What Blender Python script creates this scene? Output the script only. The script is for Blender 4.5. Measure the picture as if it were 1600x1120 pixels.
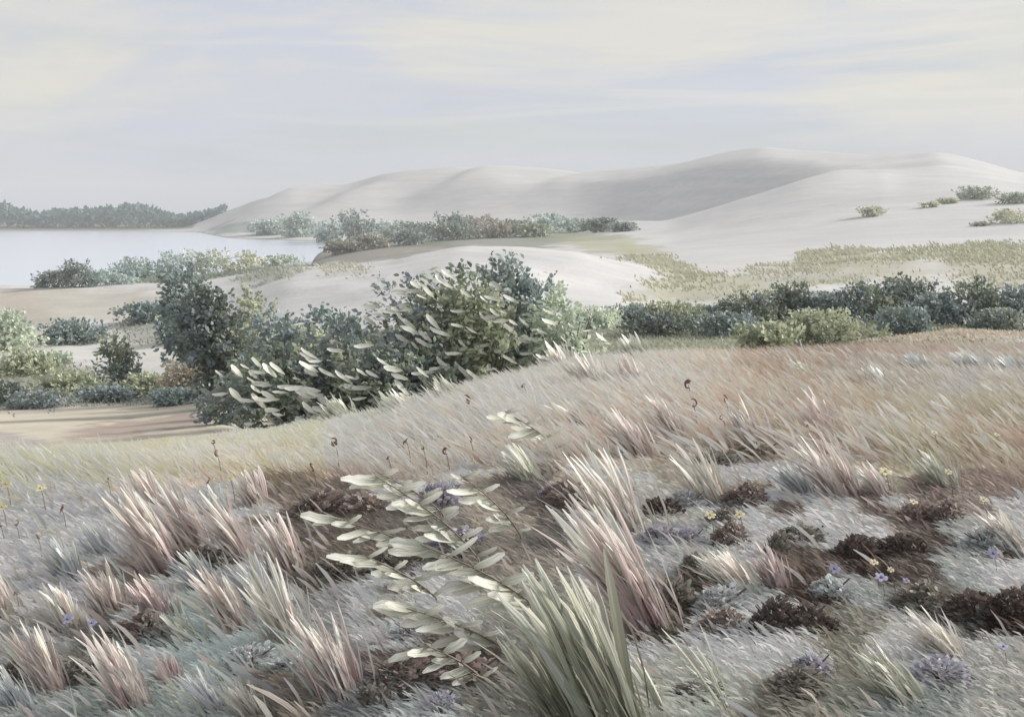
import bpy, math, random
import numpy as np
from mathutils import Vector

# ------------------------------------------------------------------ scene, camera, sky, sun
for o in list(bpy.data.objects):
    bpy.data.objects.remove(o)
SC = bpy.context.scene
COL = SC.collection
EYE = 10.0                      # eye height above the lake
F = 1716.0                      # focal length in photo pixels (1600 wide)
HOR = 330.0                     # photo row of the horizon

cam_d = bpy.data.cameras.new('camera')
cam = bpy.data.objects.new('camera', cam_d)
COL.objects.link(cam)
cam.location = (0, 0, EYE)
cam.rotation_euler = (math.radians(90), 0, 0)
cam_d.sensor_width = 36.0
cam_d.lens = 36.0 * F / 1600.0
cam_d.shift_y = -(560.0 - HOR) / 1600.0
cam_d.clip_start = 0.1
cam_d.clip_end = 9000
SC.camera = cam

SUN_EL, SUN_AZ = math.radians(25), math.radians(66)      # azimuth clockwise from +Y (view direction)
world = bpy.data.worlds.new('World')
SC.world = world
world.use_nodes = True
wt = world.node_tree
wt.nodes.clear()
def wn(t): return wt.nodes.new(t)
wout = wn('ShaderNodeOutputWorld')
sky = wn('ShaderNodeTexSky'); sky.sky_type = 'NISHITA'; sky.sun_disc = False
sky.sun_elevation = SUN_EL; sky.sun_rotation = SUN_AZ; sky.air_density = 1.0; sky.dust_density = 2.0
bg1 = wn('ShaderNodeBackground'); bg1.inputs['Strength'].default_value = 0.08
wt.links.new(sky.outputs[0], bg1.inputs['Color'])
tc = wn('ShaderNodeTexCoord')
def wnoise(scale, loc, nscale, detail, rough, dist=0.0):
    mp = wn('ShaderNodeMapping'); mp.inputs['Scale'].default_value = scale; mp.inputs['Location'].default_value = loc
    mp.inputs['Rotation'].default_value = (0, math.radians(-4), 0)
    wt.links.new(tc.outputs['Generated'], mp.inputs['Vector'])
    n = wn('ShaderNodeTexNoise'); n.inputs['Scale'].default_value = nscale; n.inputs['Detail'].default_value = detail
    n.inputs['Roughness'].default_value = rough; n.inputs['Distortion'].default_value = dist
    wt.links.new(mp.outputs[0], n.inputs['Vector'])
    return n.outputs['Fac']
def ramp(tree, src, stops):
    r = tree.nodes.new('ShaderNodeValToRGB')
    el = r.color_ramp.elements
    while len(el) < len(stops): el.new(0.5)
    for e, (p, c) in zip(el, stops):
        e.position = p; e.color = (*c, 1) if len(c) == 3 else c
    tree.links.new(src, r.inputs['Fac'])
    return r.outputs['Color']
def wmix(fac, a, b):
    m = wn('ShaderNodeMix'); m.data_type = 'RGBA'
    for s, v in ((m.inputs[0], fac), (m.inputs[6], a), (m.inputs[7], b)):
        if isinstance(v, (tuple, float)): s.default_value = v
        else: wt.links.new(v, s)
    return m.outputs[2]
# high thin overcast: slate-lavender veil, cream cloud streaks, cooler breaks
veil = ramp(wt, wnoise((1, 1, 5), (0.3, 0, 0.2), 2.2, 4, .55, .3),
            [(.34, (.60, .635, .70)), (.50, (.64, .67, .76)), (.66, (.675, .69, .73))])
creamf = ramp(wt, wnoise((1, 1, 6.0), (2.15, 0.4, 1.33), 1.9, 7, .58, .9), [(.45, (0, 0, 0)), (.60, (1, 1, 1))])
sepz = wn('ShaderNodeSeparateXYZ'); wt.links.new(tc.outputs['Generated'], sepz.inputs[0])
lowf = ramp(wt, sepz.outputs['Z'], [(.045, (0, 0, 0)), (.10, (1, 1, 1))])
def wmul(a, b_):
    m = wn('ShaderNodeMix'); m.data_type = 'RGBA'; m.blend_type = 'MULTIPLY'; m.inputs[0].default_value = 1
    wt.links.new(a, m.inputs[6]); wt.links.new(b_, m.inputs[7]); return m.outputs[2]
creamf = wmul(creamf, lowf)
c1 = wmix(creamf, veil, (.79, .765, .70, 1))
coolf = ramp(wt, wnoise((1, 1, 6), (5.1, 1.4, 3.0), 2.0, 6, .55, .4), [(.52, (0, 0, 0)), (.68, (.75, .75, .75))])
c2 = wmix(coolf, c1, (.57, .625, .645, 1))
streakf = ramp(wt, wnoise((1.0, 1.0, 15), (1.1, 3.3, .4), 2.2, 9, .62, 1.2), [(.52, (0, 0, 0)), (.74, (.85, .85, .85))])
streakf = wmul(streakf, lowf)
c3 = wmix(streakf, c2, (.83, .81, .755, 1))
bg2 = wn('ShaderNodeBackground'); bg2.inputs['Strength'].default_value = .745
wt.links.new(c3, bg2.inputs['Color'])
wm = wn('ShaderNodeMixShader'); wm.inputs[0].default_value = 0.9
wt.links.new(bg1.outputs[0], wm.inputs[1]); wt.links.new(bg2.outputs[0], wm.inputs[2])
wt.links.new(wm.outputs[0], wout.inputs['Surface'])

sun_d = bpy.data.lights.new('sun', 'SUN')
sun_d.energy = 4.0; sun_d.angle = math.radians(14); sun_d.color = (1.0, .955, .89)
sun = bpy.data.objects.new('sun', sun_d); COL.objects.link(sun)
sdir = Vector((math.sin(SUN_AZ) * math.cos(SUN_EL), math.cos(SUN_AZ) * math.cos(SUN_EL), math.sin(SUN_EL)))
sun.rotation_euler = sdir.to_track_quat('Z', 'Y').to_euler()

SC.view_settings.view_transform = 'Standard'
SC.view_settings.look = 'None'
SC.view_settings.exposure = 0.43
SC.view_settings.gamma = 1.0
SC.view_settings.use_curve_mapping = False
SC.render.engine = 'CYCLES'

RNG = np.random.default_rng(7)
random.seed(7)

# ------------------------------------------------------------------ small helpers
def lin(c):
    c = np.asarray(c, float) / 255.0
    return np.where(c <= .04045, c / 12.92, ((c + .055) / 1.055) ** 2.4)

_perm = np.random.default_rng(3).random((256, 256))
def vnoise(x, y):
    xi = np.floor(x).astype(int); yi = np.floor(y).astype(int)
    fx = x - xi; fy = y - yi
    fx = fx * fx * (3 - 2 * fx); fy = fy * fy * (3 - 2 * fy)
    g = lambda a, b: _perm[a & 255, b & 255]
    return ((g(xi, yi) * (1 - fx) + g(xi + 1, yi) * fx) * (1 - fy) +
            (g(xi, yi + 1) * (1 - fx) + g(xi + 1, yi + 1) * fx) * fy) * 2 - 1
def fbm(x, y, o=4):
    s = 0; a = 1.0; t = 0
    for k in range(o):
        s = s + a * vnoise(x * 2 ** k + 17.3 * k, y * 2 ** k - 9.1 * k); t += a; a *= .5
    return s / t
def norm(v):
    return v / np.maximum(np.linalg.norm(v, axis=-1, keepdims=True), 1e-9)

# ------------------------------------------------------------------ terrain profile
# each row is one line across the land: (px list, distance list, row value list); a value > 100 is a
# photo row, anything smaller is metres relative to the eye
ROWS = [
 ([0], [0], [-1.62]),
 ([-700, 0, 800, 1600], [4, 4, 4, 4], [-1.85, -1.74, -1.62, -1.56]),
 ([-700, 0, 200, 350, 600, 800, 1600], [8] * 7, [-2.15, -1.97, -1.92, -1.87, -1.8, -1.68, -1.66]),
 ([-700, 0, 200, 350, 450, 600, 700, 800, 900, 1050, 1200, 1350, 1500, 1600, 2300],
  [12, 12, 12, 12.5, 13, 13.5, 14, 14.5, 15, 15, 15, 15, 15, 15, 15],
  [728, 716, 706, 690, 674, 660, 640, 610, 585, 570, 568, 570, 572, 572, 580]),
 ([-700, 0, 200, 350, 450, 600, 700, 800, 900, 1050, 1200, 1350, 1500, 1600, 2300], [22] * 15,
  [672, 668, 662, 650, -4.5, -4.6, -4.4, -4.2, -4.0, -3.6, -3.3, 540, 522, 526, 540]),
 ([-700, 0, 200, 350, 450, 600, 700, 800, 900, 1050, 1200, 1350, 1500, 1600, 2300], [32] * 15,
  [632, 628, 622, 606, 592, 560, 550, 545, 535, 530, 528, -3.9, -3.8, -3.8, -3.6]),
 ([-700, 0, 200, 350, 450, 600, 700, 800, 900, 1050, 1200, 1350, 1500, 1600, 2300], [45] * 15,
  [560, 560, 560, 545, 520, 500, 500, 500, 500, 505, 500, 497, 495, 495, 500]),
 ([-700, 0, 200, 350, 450, 600, 700, 800, 900, 1050, 1200, 1350, 1500, 1600, 2300], [65] * 15,
  [500, 490, 485, 470, 440, 425, 412, 415, 435, 468, 460, 452, 448, 446, 450]),
 ([-700, 0, 200, 280, 350, 450, 520, 600, 640, 720, 800, 900, 1050, 1200, 1350, 1500, 1600, 2300], [85] * 18,
  [460, 453, 450, 448, 440, 420, 416, 413, 402, 389, 388, 396, 436, 428, 412, 404, 402, 410]),
 ([-700, 60, 140, 200, 300, 400, 470, 520, 600, 700, 800, 900, 1050, 1200, 1350, 1500, 1600, 2300], [140] * 18,
  [-11.5, -11.5, -10.6, -9.3, -8.6, -8.2, -8.8, -9.6, -9.2, -8, -7, -6.2, 404, 393, 383, 376, 373, 375]),
 ([-700, 400, 470, 500, 560, 600, 700, 800, 900, 1050, 1200, 1350, 1500, 1600, 2300], [210] * 15,
  [-12, -12, -11, 405, 393, 388, 380, 378, 376, 372, 352, 332, 320, 316, 316]),
 ([-700, 430, 500, 540, 600, 700, 800, 900, 980, 1050, 1120, 1200, 1260, 1310, 1350, 1400, 1470, 1540, 1600, 2300],
  [330, 330, 330, 330, 330, 330, 330, 330, 310, 300, 295, 300, 315, 330, 330, 330, 330, 330, 330, 330],
  [-12, -12, -10.8, -9.9, 372, 362, 358, 355, 351, 345, 325, 299, 277, 264, 266, 266, 260, 270, 287, 300]),
 ([-700, 250, 310, 360, 450, 600, 700, 800, 900, 1000, 1050, 1120, 1200, 1260, 1310, 1350, 1400, 1470, 1540, 1600, 2300],
  [480, 480, 500, 470, 455, 445, 440, 435, 425, 412, 398, 385, 378, 372, 365, 362, 360, 358, 358, 358, 358],
  [-12, -12, -10.6, 358, 355, 352, 350, 348, 347, 346, 348, 343, 318, 297, 277, 267, 260, 248, 261, 281, 297]),
 ([-700, 200, 290, 310, 350, 400, 450, 540, 600, 700, 760, 800, 900, 950, 1000, 1050, 1120, 1190, 1250, 1310, 1350, 1420, 1470, 1530, 1600, 2300],
  [560, 560, 560, 570, 550, 535, 530, 525, 522, 516, 512, 508, 492, 478, 462, 448, 436, 426, 416, 402, 396, 390, 385, 384, 384, 384],
  [360, 360, 358, 353, 340, 324, 312, 302, 296, 285, 281, 281, 284, 283, 279, 270, 254, 244, 248, 256, 255, 250, 243, 256, 277, 295]),
 ([-700, 200, 290, 310, 350, 400, 450, 540, 600, 700, 760, 800, 900, 950, 1000, 1050, 1120, 1190, 1250, 1350, 1420, 1470, 1530, 1600, 2300],
  [620, 620, 620, 618, 610, 600, 595, 588, 583, 575, 570, 566, 548, 534, 515, 500, 488, 478, 468, 450, 438, 428, 425, 425, 425],
  [357, 357, 356, 350, 334, 313, 297, 284, 274, 261, 259, 262, 268, 269, 266, 258, 241, 230, 236, 243, 241, 239, 252, 273, 292]),
 ([0], [1000], [-8.0]),
 ([0], [3300], [-9.0]),
]
PXG = np.arange(-4000, 5601, 10.0)
RD, RZ = [], []
for px, d, v in ROWS:
    d = np.array(d, float); v = np.array(v, float)
    z = np.where(v > 100, (HOR - v) / F * d, v)
    dd = np.interp(PXG, px, d); zz = np.interp(PXG, px, z)
    k = np.hanning(7); k /= k.sum()
    dd = np.convolve(np.pad(dd, 3, 'edge'), k, 'valid'); zz = np.convolve(np.pad(zz, 3, 'edge'), k, 'valid')
    RD.append(dd); RZ.append(zz)
win = np.interp(PXG, [1030, 1110, 1200, 1270, 1310], [0, 1, .9, .6, .15])
RD.insert(12, RD[11] + 10)
RZ.insert(12, (RZ[11] + (RZ[12] - RZ[11]) * 10 / (RD[13] - RD[11])) * (1 - win) + (RZ[11] - 3.4) * win)
RD = np.array(RD); RZ = np.array(RZ)

def H(x, y):
    """terrain height (world z) at arrays x, y"""
    x = np.asarray(x, float); y = np.asarray(y, float)
    sh = np.broadcast(x, y).shape
    x = np.broadcast_to(x, sh).ravel(); y = np.broadcast_to(y, sh).ravel()
    px = 800 + F * x / np.maximum(y, 3.0)
    i = np.clip((px - PXG[0]) / 10.0, 0, len(PXG) - 1.001); i0 = i.astype(int); fr = i - i0
    D = RD[:, i0] * (1 - fr) + RD[:, i0 + 1] * fr
    Z = RZ[:, i0] * (1 - fr) + RZ[:, i0 + 1] * fr
    K = D.shape[0]
    S = (Z[1:] - Z[:-1]) / np.maximum(D[1:] - D[:-1], .1)
    M = np.zeros_like(Z); M[0] = S[0]; M[-1] = S[-1]
    a, b = S[:-1], S[1:]
    M[1:-1] = np.where(a * b > 0, 2 * a * b / np.where(np.abs(a + b) < 1e-9, 1, a + b), 0)
    yy = np.clip(y, 0, 3299)
    k = np.clip((D <= yy).sum(0) - 1, 0, K - 2)
    ar = np.arange(len(yy))
    h = np.maximum(D[k + 1, ar] - D[k, ar], .1); t = np.clip((yy - D[k, ar]) / h, 0, 1)
    z = ((2 * t**3 - 3 * t**2 + 1) * Z[k, ar] + (t**3 - 2 * t**2 + t) * h * M[k, ar] +
         (-2 * t**3 + 3 * t**2) * Z[k + 1, ar] + (t**3 - t**2) * h * M[k + 1, ar])
    near = np.clip(1 - (y - 14) / 10, 0, 1)
    mid = np.clip((y - 16) / 20, 0, 1) * np.clip(1 - (y - 90) / 60, 0, 1)
    far = np.clip((y - 120) / 120, 0, 1)
    z = z + near * (.05 * fbm(x * .9, y * .9, 3) + .02 * fbm(x * 4, y * 4, 2))
    z = z + mid * .28 * fbm(x * .16 + 5, y * .16, 3)
    z = z + far * np.clip((z + 9.5) / 3, 0, 1) * (.9 * fbm(x * .022 + 3, y * .016 + 8, 4))
    ph = (x * .92 - y * .40) / 62 + .55 * fbm(x * .012, y * .012, 2)
    fr_ = ph - np.floor(ph); saw = np.where(fr_ < .3, fr_ / .3, (1 - fr_) / .7); saw = saw * saw * (3 - 2 * saw)
    amp = np.clip((y - 470) / 40, 0, 1) * np.clip((px - 330) / 120, 0, 1) * np.clip(1 - (px - 1080) / 120, 0, 1) * np.clip(1 - (y - 600) / 60, 0, 1)
    z = z + amp * 2.4 * (saw - .6)
    return (z + EYE).reshape(sh)

def at(px, d):
    x = (px - 800) / F * d
    return np.array([x, d, float(H(np.array([x]), np.array([d]))[0])])
DS = np.geomspace(2.6, 600, 1400)
def hit(px, py, dmin=0.0):
    x = (px - 800) / F * DS
    rows = HOR - F * (H(x, DS) - EYE) / DS
    ok = np.where((rows <= py) & (DS >= dmin))[0]
    j = ok[0] if len(ok) else len(DS) - 1
    return np.array([x[j], DS[j], float(H(x[j:j + 1], DS[j:j + 1])[0])])
def proj(P):
    y = np.maximum(P[:, 1], .3)
    return 800 + F * P[:, 0] / y, HOR - F * (P[:, 2] - EYE) / y

# ------------------------------------------------------------------ mesh helpers
def mesh_np(name, V, Q, C=None, UV=None, smooth=True):
    me = bpy.data.meshes.new(name)
    V = np.asarray(V, np.float32); Q = np.asarray(Q, np.int32)
    n = Q.shape[1]
    me.vertices.add(len(V)); me.vertices.foreach_set('co', V.ravel())
    me.loops.add(Q.size); me.loops.foreach_set('vertex_index', Q.ravel())
    me.polygons.add(len(Q))
    me.polygons.foreach_set('loop_start', np.arange(0, Q.size, n, dtype=np.int32))
    me.polygons.foreach_set('loop_total', np.full(len(Q), n, np.int32))
    me.polygons.foreach_set('use_smooth', np.full(len(Q), smooth))
    if UV is not None:
        l = me.uv_layers.new(name='UVMap')
        l.data.foreach_set('uv', np.asarray(UV, np.float32)[Q.ravel()].ravel())
    if C is not None:
        a = me.color_attributes.new('Col', 'FLOAT_COLOR', 'POINT')
        c4 = np.ones((len(V), 4), np.float32); c4[:, :3] = C
        a.data.foreach_set('color', c4.ravel())
    me.update(calc_edges=True)
    return me
def obj(name, me, mat=None, parent=None, loc=None):
    o = bpy.data.objects.new(name, me); COL.objects.link(o)
    if mat and me and not me.materials: me.materials.append(mat)
    if parent: o.parent = parent
    if loc is not None: o.location = loc
    return o
def tag(o, label, cat, group=None, kind=None):
    o['label'] = label
    if cat: o['category'] = cat
    if group: o['group'] = group
    if kind: o['kind'] = kind
    return o
def thing(name, label, cat, loc, group=None):
    o = bpy.data.objects.new(name, None); COL.objects.link(o); o.location = loc; o.empty_display_size = .1
    return tag(o, label, cat, group)

class Buf:
    def __init__(s): s.V = []; s.Q = []; s.C = []; s.U = []; s.n = 0
    def add(s, V, Q, C, U):
        s.V.append(V); s.Q.append(Q + s.n); s.C.append(C); s.U.append(U); s.n += len(V)
    def mesh(s, name):
        return mesh_np(name, np.concatenate(s.V), np.concatenate(s.Q), np.concatenate(s.C), np.concatenate(s.U))

def strips(P, D, S, L, W, B, prof, c0, c1):
    """N bent leaf strips; returns verts, quads, colours, uvs"""
    N = len(P); prof = np.asarray(prof, float); m = len(prof) - 1; t = np.linspace(0, 1, m + 1)
    L = np.broadcast_to(np.asarray(L, float), (N,)); W = np.broadcast_to(np.asarray(W, float), (N,))
    Cn = P[:, None] + D[:, None] * (L[:, None] * t)[..., None] + B[:, None] * (L[:, None] * t**2)[..., None]
    off = S[:, None] * (W[:, None] * prof)[..., None] * .5
    V = np.stack([Cn - off, Cn + off], 2).reshape(-1, 3)
    i = np.arange(N)[:, None] * (2 * (m + 1)) + 2 * np.arange(m)[None]
    Q = np.stack([i, i + 1, i + 3, i + 2], -1).reshape(-1, 4)
    C = (c0[:, None] * (1 - t)[None, :, None] + c1[:, None] * t[None, :, None])
    C = np.repeat(C, 2, 1).reshape(-1, 3)
    U = np.zeros((N, m + 1, 2, 2)); U[..., 1, 0] = 1; U[..., 1] = t[None, :, None]
    U[..., 0] += (np.arange(N) % 97)[:, None, None] * 1.37
    return V, Q, C, U.reshape(-1, 2)

def tube(pts, rad, n=6):
    """tapered tube along pts"""
    pts = np.asarray(pts, float); rad = np.asarray(rad, float)
    T = norm(np.gradient(pts, axis=0)); ref = np.array([.31, .95, .05])
    A = norm(np.cross(T, ref)); Bv = np.cross(T, A)
    th = np.linspace(0, 2 * math.pi, n, endpoint=False)
    V = pts[:, None] + rad[:, None, None] * (A[:, None] * np.cos(th)[None, :, None] + Bv[:, None] * np.sin(th)[None, :, None])
    Q = []
    for i in range(len(pts) - 1):
        for j in range(n):
            Q.append([i * n + j, i * n + (j + 1) % n, (i + 1) * n + (j + 1) % n, (i + 1) * n + j])
    U = np.zeros((len(pts) * n, 2)); U[:, 1] = np.repeat(np.linspace(0, 1, len(pts)), n); U[:, 0] = np.tile(np.arange(n) / n, len(pts))
    return V.reshape(-1, 3), np.array(Q), U

# ------------------------------------------------------------------ materials
def newmat(name):
    m = bpy.data.materials.new(name); m.use_nodes = True
    return m, m.node_tree, m.node_tree.nodes['Principled BSDF']
def mulcol(t, a, b):
    m = t.nodes.new('ShaderNodeMix'); m.data_type = 'RGBA'; m.blend_type = 'MULTIPLY'; m.inputs[0].default_value = 1
    t.links.new(a, m.inputs[6]); t.links.new(b, m.inputs[7])
    return m.outputs[2]
def streaks(t, sx, sy, lo, hi, scale=1.0):
    uv = t.nodes.new('ShaderNodeUVMap'); mp = t.nodes.new('ShaderNodeMapping'); mp.inputs['Scale'].default_value = (sx, sy, 1)
    t.links.new(uv.outputs[0], mp.inputs[0])
    n = t.nodes.new('ShaderNodeTexNoise'); n.inputs['Scale'].default_value = scale; n.inputs['Detail'].default_value = 3
    t.links.new(mp.outputs[0], n.inputs['Vector'])
    return n.outputs['Fac'], ramp(t, n.outputs['Fac'], [(.3, (lo,) * 3), (.7, (hi,) * 3)])
def leafify(m, t, b, col, fac, trans, rough, bump):
    t.links.new(col, b.inputs['Base Color'])
    b.inputs['Roughness'].default_value = rough; b.inputs['Specular IOR Level'].default_value = .25
    bp = t.nodes.new('ShaderNodeBump'); bp.inputs['Strength'].default_value = bump; bp.inputs['Distance'].default_value = .01
    t.links.new(fac, bp.inputs['Height']); t.links.new(bp.outputs[0], b.inputs['Normal'])
    if trans:
        tr = t.nodes.new('ShaderNodeBsdfTranslucent'); t.links.new(col, tr.inputs['Color'])
        mx = t.nodes.new('ShaderNodeMixShader'); mx.inputs[0].default_value = trans
        t.links.new(b.outputs[0], mx.inputs[1]); t.links.new(tr.outputs[0], mx.inputs[2])
        t.links.new(mx.outputs[0], t.nodes['Material Output'].inputs['Surface'])
def foliage_mat(name, trans=.22, rough=.6, bump=.35, lo=.82, hi=1.14):
    m, t, b = newmat(name)
    at_ = t.nodes.new('ShaderNodeAttribute'); at_.attribute_name = 'Col'
    oi = t.nodes.new('ShaderNodeObjectInfo')
    fac, st = streaks(t, 5, 1.1, lo, hi)
    c = mulcol(t, mulcol(t, at_.outputs['Color'], oi.outputs['Color']), st)
    leafify(m, t, b, c, fac, trans, rough, bump)
    return m
def blade_mat(name, stops, trans=.2):
    m, t, b = newmat(name)
    uv = t.nodes.new('ShaderNodeUVMap'); sx = t.nodes.new('ShaderNodeSeparateXYZ'); t.links.new(uv.outputs[0], sx.inputs[0])
    oi = t.nodes.new('ShaderNodeObjectInfo')
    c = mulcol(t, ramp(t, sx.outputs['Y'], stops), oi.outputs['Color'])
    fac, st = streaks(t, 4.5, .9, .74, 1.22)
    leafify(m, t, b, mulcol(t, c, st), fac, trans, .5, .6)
    return m
M_FOL = foliage_mat('foliage')
M_GRASS = foliage_mat('grass_blades', trans=.25, lo=.85, hi=1.12)
M_COVER = foliage_mat('ground_cover', trans=.3, bump=.3, lo=.9, hi=1.08)
M_B = {
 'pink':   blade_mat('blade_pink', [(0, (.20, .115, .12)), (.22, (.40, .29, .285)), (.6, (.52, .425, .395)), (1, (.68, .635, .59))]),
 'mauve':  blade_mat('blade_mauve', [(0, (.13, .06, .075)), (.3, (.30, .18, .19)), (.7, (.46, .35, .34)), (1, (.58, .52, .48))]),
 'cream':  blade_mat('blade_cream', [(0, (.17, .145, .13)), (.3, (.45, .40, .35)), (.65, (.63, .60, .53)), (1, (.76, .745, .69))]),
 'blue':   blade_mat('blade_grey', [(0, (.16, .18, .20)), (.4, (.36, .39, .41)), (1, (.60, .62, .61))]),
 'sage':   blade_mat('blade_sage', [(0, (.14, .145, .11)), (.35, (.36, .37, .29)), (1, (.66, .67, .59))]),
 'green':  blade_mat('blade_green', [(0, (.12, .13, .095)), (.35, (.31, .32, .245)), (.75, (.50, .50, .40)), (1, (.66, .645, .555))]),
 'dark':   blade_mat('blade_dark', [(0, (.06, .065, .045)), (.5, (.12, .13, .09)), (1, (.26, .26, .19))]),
}
def plain(name, c, rough=.7, noise=30, amt=.25):
    m, t, b = newmat(name)
    n = t.nodes.new('ShaderNodeTexNoise'); n.inputs['Scale'].default_value = noise; n.inputs['Detail'].default_value = 4
    tcn = t.nodes.new('ShaderNodeTexCoord'); t.links.new(tcn.outputs['Object'], n.inputs['Vector'])
    c = np.array(c)
    t.links.new(ramp(t, n.outputs['Fac'], [(.3, tuple(c * (1 - amt))), (.7, tuple(c * (1 + amt)))]), b.inputs['Base Color'])
    b.inputs['Roughness'].default_value = rough
    return m
M_BARK = plain('bark', (.11, .095, .08), .9, 12)
M_STEM = plain('dry_stem', (.22, .17, .14), .8, 40)
M_SEED = plain('seed_head', (.20, .125, .11), .8, 60)
M_YEL = plain('petal_yellow', (.64, .59, .40), .6, 60, .12)
M_VIO = plain('petal_violet', (.34, .33, .46), .6, 60, .15)

# ground: cover colour per vertex, grain and wind ripple in the shader
M_GR, t, b = newmat('ground')
a_ = t.nodes.new('ShaderNodeAttribute'); a_.attribute_name = 'Col'
tcn = t.nodes.new('ShaderNodeTexCoord')
n1 = t.nodes.new('ShaderNodeTexNoise'); n1.inputs['Scale'].default_value = 3; n1.inputs['Detail'].default_value = 8; n1.inputs['Roughness'].default_value = .65
mp = t.nodes.new('ShaderNodeMapping'); mp.inputs['Scale'].default_value = (.12, .35, .5); mp.inputs['Rotation'].default_value = (0, 0, .25)
t.links.new(tcn.outputs['Object'], mp.inputs[0]); t.links.new(tcn.outputs['Object'], n1.inputs['Vector'])
n2 = t.nodes.new('ShaderNodeTexNoise'); n2.inputs['Scale'].default_value = 1.0; n2.inputs['Detail'].default_value = 7; n2.inputs['Roughness'].default_value = .6
t.links.new(mp.outputs[0], n2.inputs['Vector'])
c = mulcol(t, a_.outputs['Color'], ramp(t, n1.outputs['Fac'], [(.3, (.90,) * 3), (.7, (1.08,) * 3)]))
c = mulcol(t, c, ramp(t, n2.outputs['Fac'], [(.3, (.92, .925, .94)), (.7, (1.07, 1.065, 1.05))]))
mp3 = t.nodes.new('ShaderNodeMapping'); mp3.inputs['Scale'].default_value = (.012, .05, .35); mp3.inputs['Rotation'].default_value = (0, 0, -.3)
t.links.new(tcn.outputs['Object'], mp3.inputs[0])
n3 = t.nodes.new('ShaderNodeTexNoise'); n3.inputs['Scale'].default_value = 1.0; n3.inputs['Detail'].default_value = 9; n3.inputs['Roughness'].default_value = .68; n3.inputs['Distortion'].default_value = .5
t.links.new(mp3.outputs[0], n3.inputs['Vector'])
c = mulcol(t, c, ramp(t, n3.outputs['Fac'], [(.32, (.90, .905, .92)), (.68, (1.08, 1.075, 1.06))]))
t.links.new(c, b.inputs['Base Color']); b.inputs['Roughness'].default_value = .95; b.inputs['Specular IOR Level'].default_value = .1
bp = t.nodes.new('ShaderNodeBump'); bp.inputs['Strength'].default_value = .35; bp.inputs['Distance'].default_value = .25
t.links.new(n2.outputs['Fac'], bp.inputs['Height'])
bp2 = t.nodes.new('ShaderNodeBump'); bp2.inputs['Strength'].default_value = .5; bp2.inputs['Distance'].default_value = .03
t.links.new(n1.outputs['Fac'], bp2.inputs['Height']); t.links.new(bp.outputs[0], bp2.inputs['Normal'])
t.links.new(bp2.outputs[0], b.inputs['Normal'])

# ------------------------------------------------------------------ land cover colours
# foreground plant cover, sampled as (px, py, sRGB)
FG = []
def fg(py, *items):
    for px, c in items: FG.append((px, py, c))
fg(560, (820, (185,178,158)), (950, (196,178,164)), (1080, (180,168,152)), (1200, (150,140,128)), (1350, (150,140,130)), (1500, (160,155,148)), (1600, (150,150,140)))
fg(612, (720, (190,182,164)), (850, (200,180,166)), (1000, (200,178,164)), (1130, (187,168,155)), (1260, (165,158,146)), (1400, (168,168,160)), (1550, (172,172,168)))
fg(665, (0, (196,196,176)), (150, (196,194,176)), (300, (196,194,176)), (420, (192,192,176)), (520, (190,190,174)), (650, (194,186,170)), (780, (198,180,166)), (900, (190,172,158)), (1000, (172,160,146)), (1130, (178,162,150)), (1250, (172,160,148)), (1400, (168,160,146)), (1550, (166,160,144)))
fg(730, (0, (196,192,166)), (110, (196,190,168)), (220, (198,184,170)), (350, (200,182,170)), (480, (198,182,168)), (600, (198,182,166)), (720, (190,176,162)), (830, (175,165,150)), (950, (160,152,140)), (1080, (150,142,130)), (1200, (130,122,112)), (1330, (168,150,142)), (1450, (160,156,138)), (1580, (165,155,142)))
fg(800, (40, (180,176,160)), (130, (178,170,165)), (240, (182,168,165)), (380, (174,160,155)), (480, (130,120,112)), (580, (125,115,106)), (680, (150,145,140)), (780, (150,142,132)), (880, (120,112,108)), (960, (165,168,168)), (1060, (150,152,150)), (1150, (175,180,178)), (1250, (165,168,168)), (1350, (168,168,162)), (1440, (125,112,106)), (1540, (140,128,122)))
fg(870, (50, (165,165,165)), (160, (165,162,164)), (280, (118,108,100)), (400, (168,158,158)), (520, (120,112,104)), (620, (125,120,112)), (720, (130,126,118)), (840, (140,135,128)), (930, (150,155,155)), (1050, (140,145,150)), (1130, (160,162,155)), (1230, (112,98,90)), (1350, (88,70,62)), (1430, (105,92,84)), (1520, (144,150,151)), (1590, (170,172,172)))
fg(945, (30, (160,162,166)), (120, (150,150,158)), (220, (132,122,118)), (320, (150,160,160)), (420, (140,142,148)), (530, (140,142,146)), (620, (155,165,165)), (720, (172,178,176)), (820, (140,142,138)), (950, (150,146,138)), (1060, (105,100,88)), (1130, (142,149,149)), (1250, (98,78,68)), (1330, (140,145,147)), (1440, (120,122,115)), (1560, (78,62,54)))
fg(1012, (30, (140,142,142)), (130, (125,122,118)), (240, (150,158,160)), (340, (145,160,160)), (440, (140,155,155)), (540, (130,130,135)), (620, (122,108,100)), (720, (112,98,90)), (800, (140,142,138)), (1000, (165,168,166)), (1100, (168,170,166)), (1200, (165,168,164)), (1300, (130,128,118)), (1400, (165,166,162)), (1550, (150,152,152)))
fg(1095, (40, (140,144,146)), (160, (130,140,140)), (300, (145,152,152)), (440, (125,118,110)), (560, (120,125,128)), (680, (150,158,160)), (780, (120,122,116)), (1000, (150,152,145)), (1100, (150,155,150)), (1220, (125,122,112)), (1300, (140,142,132)), (1420, (130,138,138)), (1550, (150,152,150)))
FGP = np.array([(a, b_) for a, b_, _ in FG], float); FGC = lin([c for _, _, c in FG])
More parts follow.
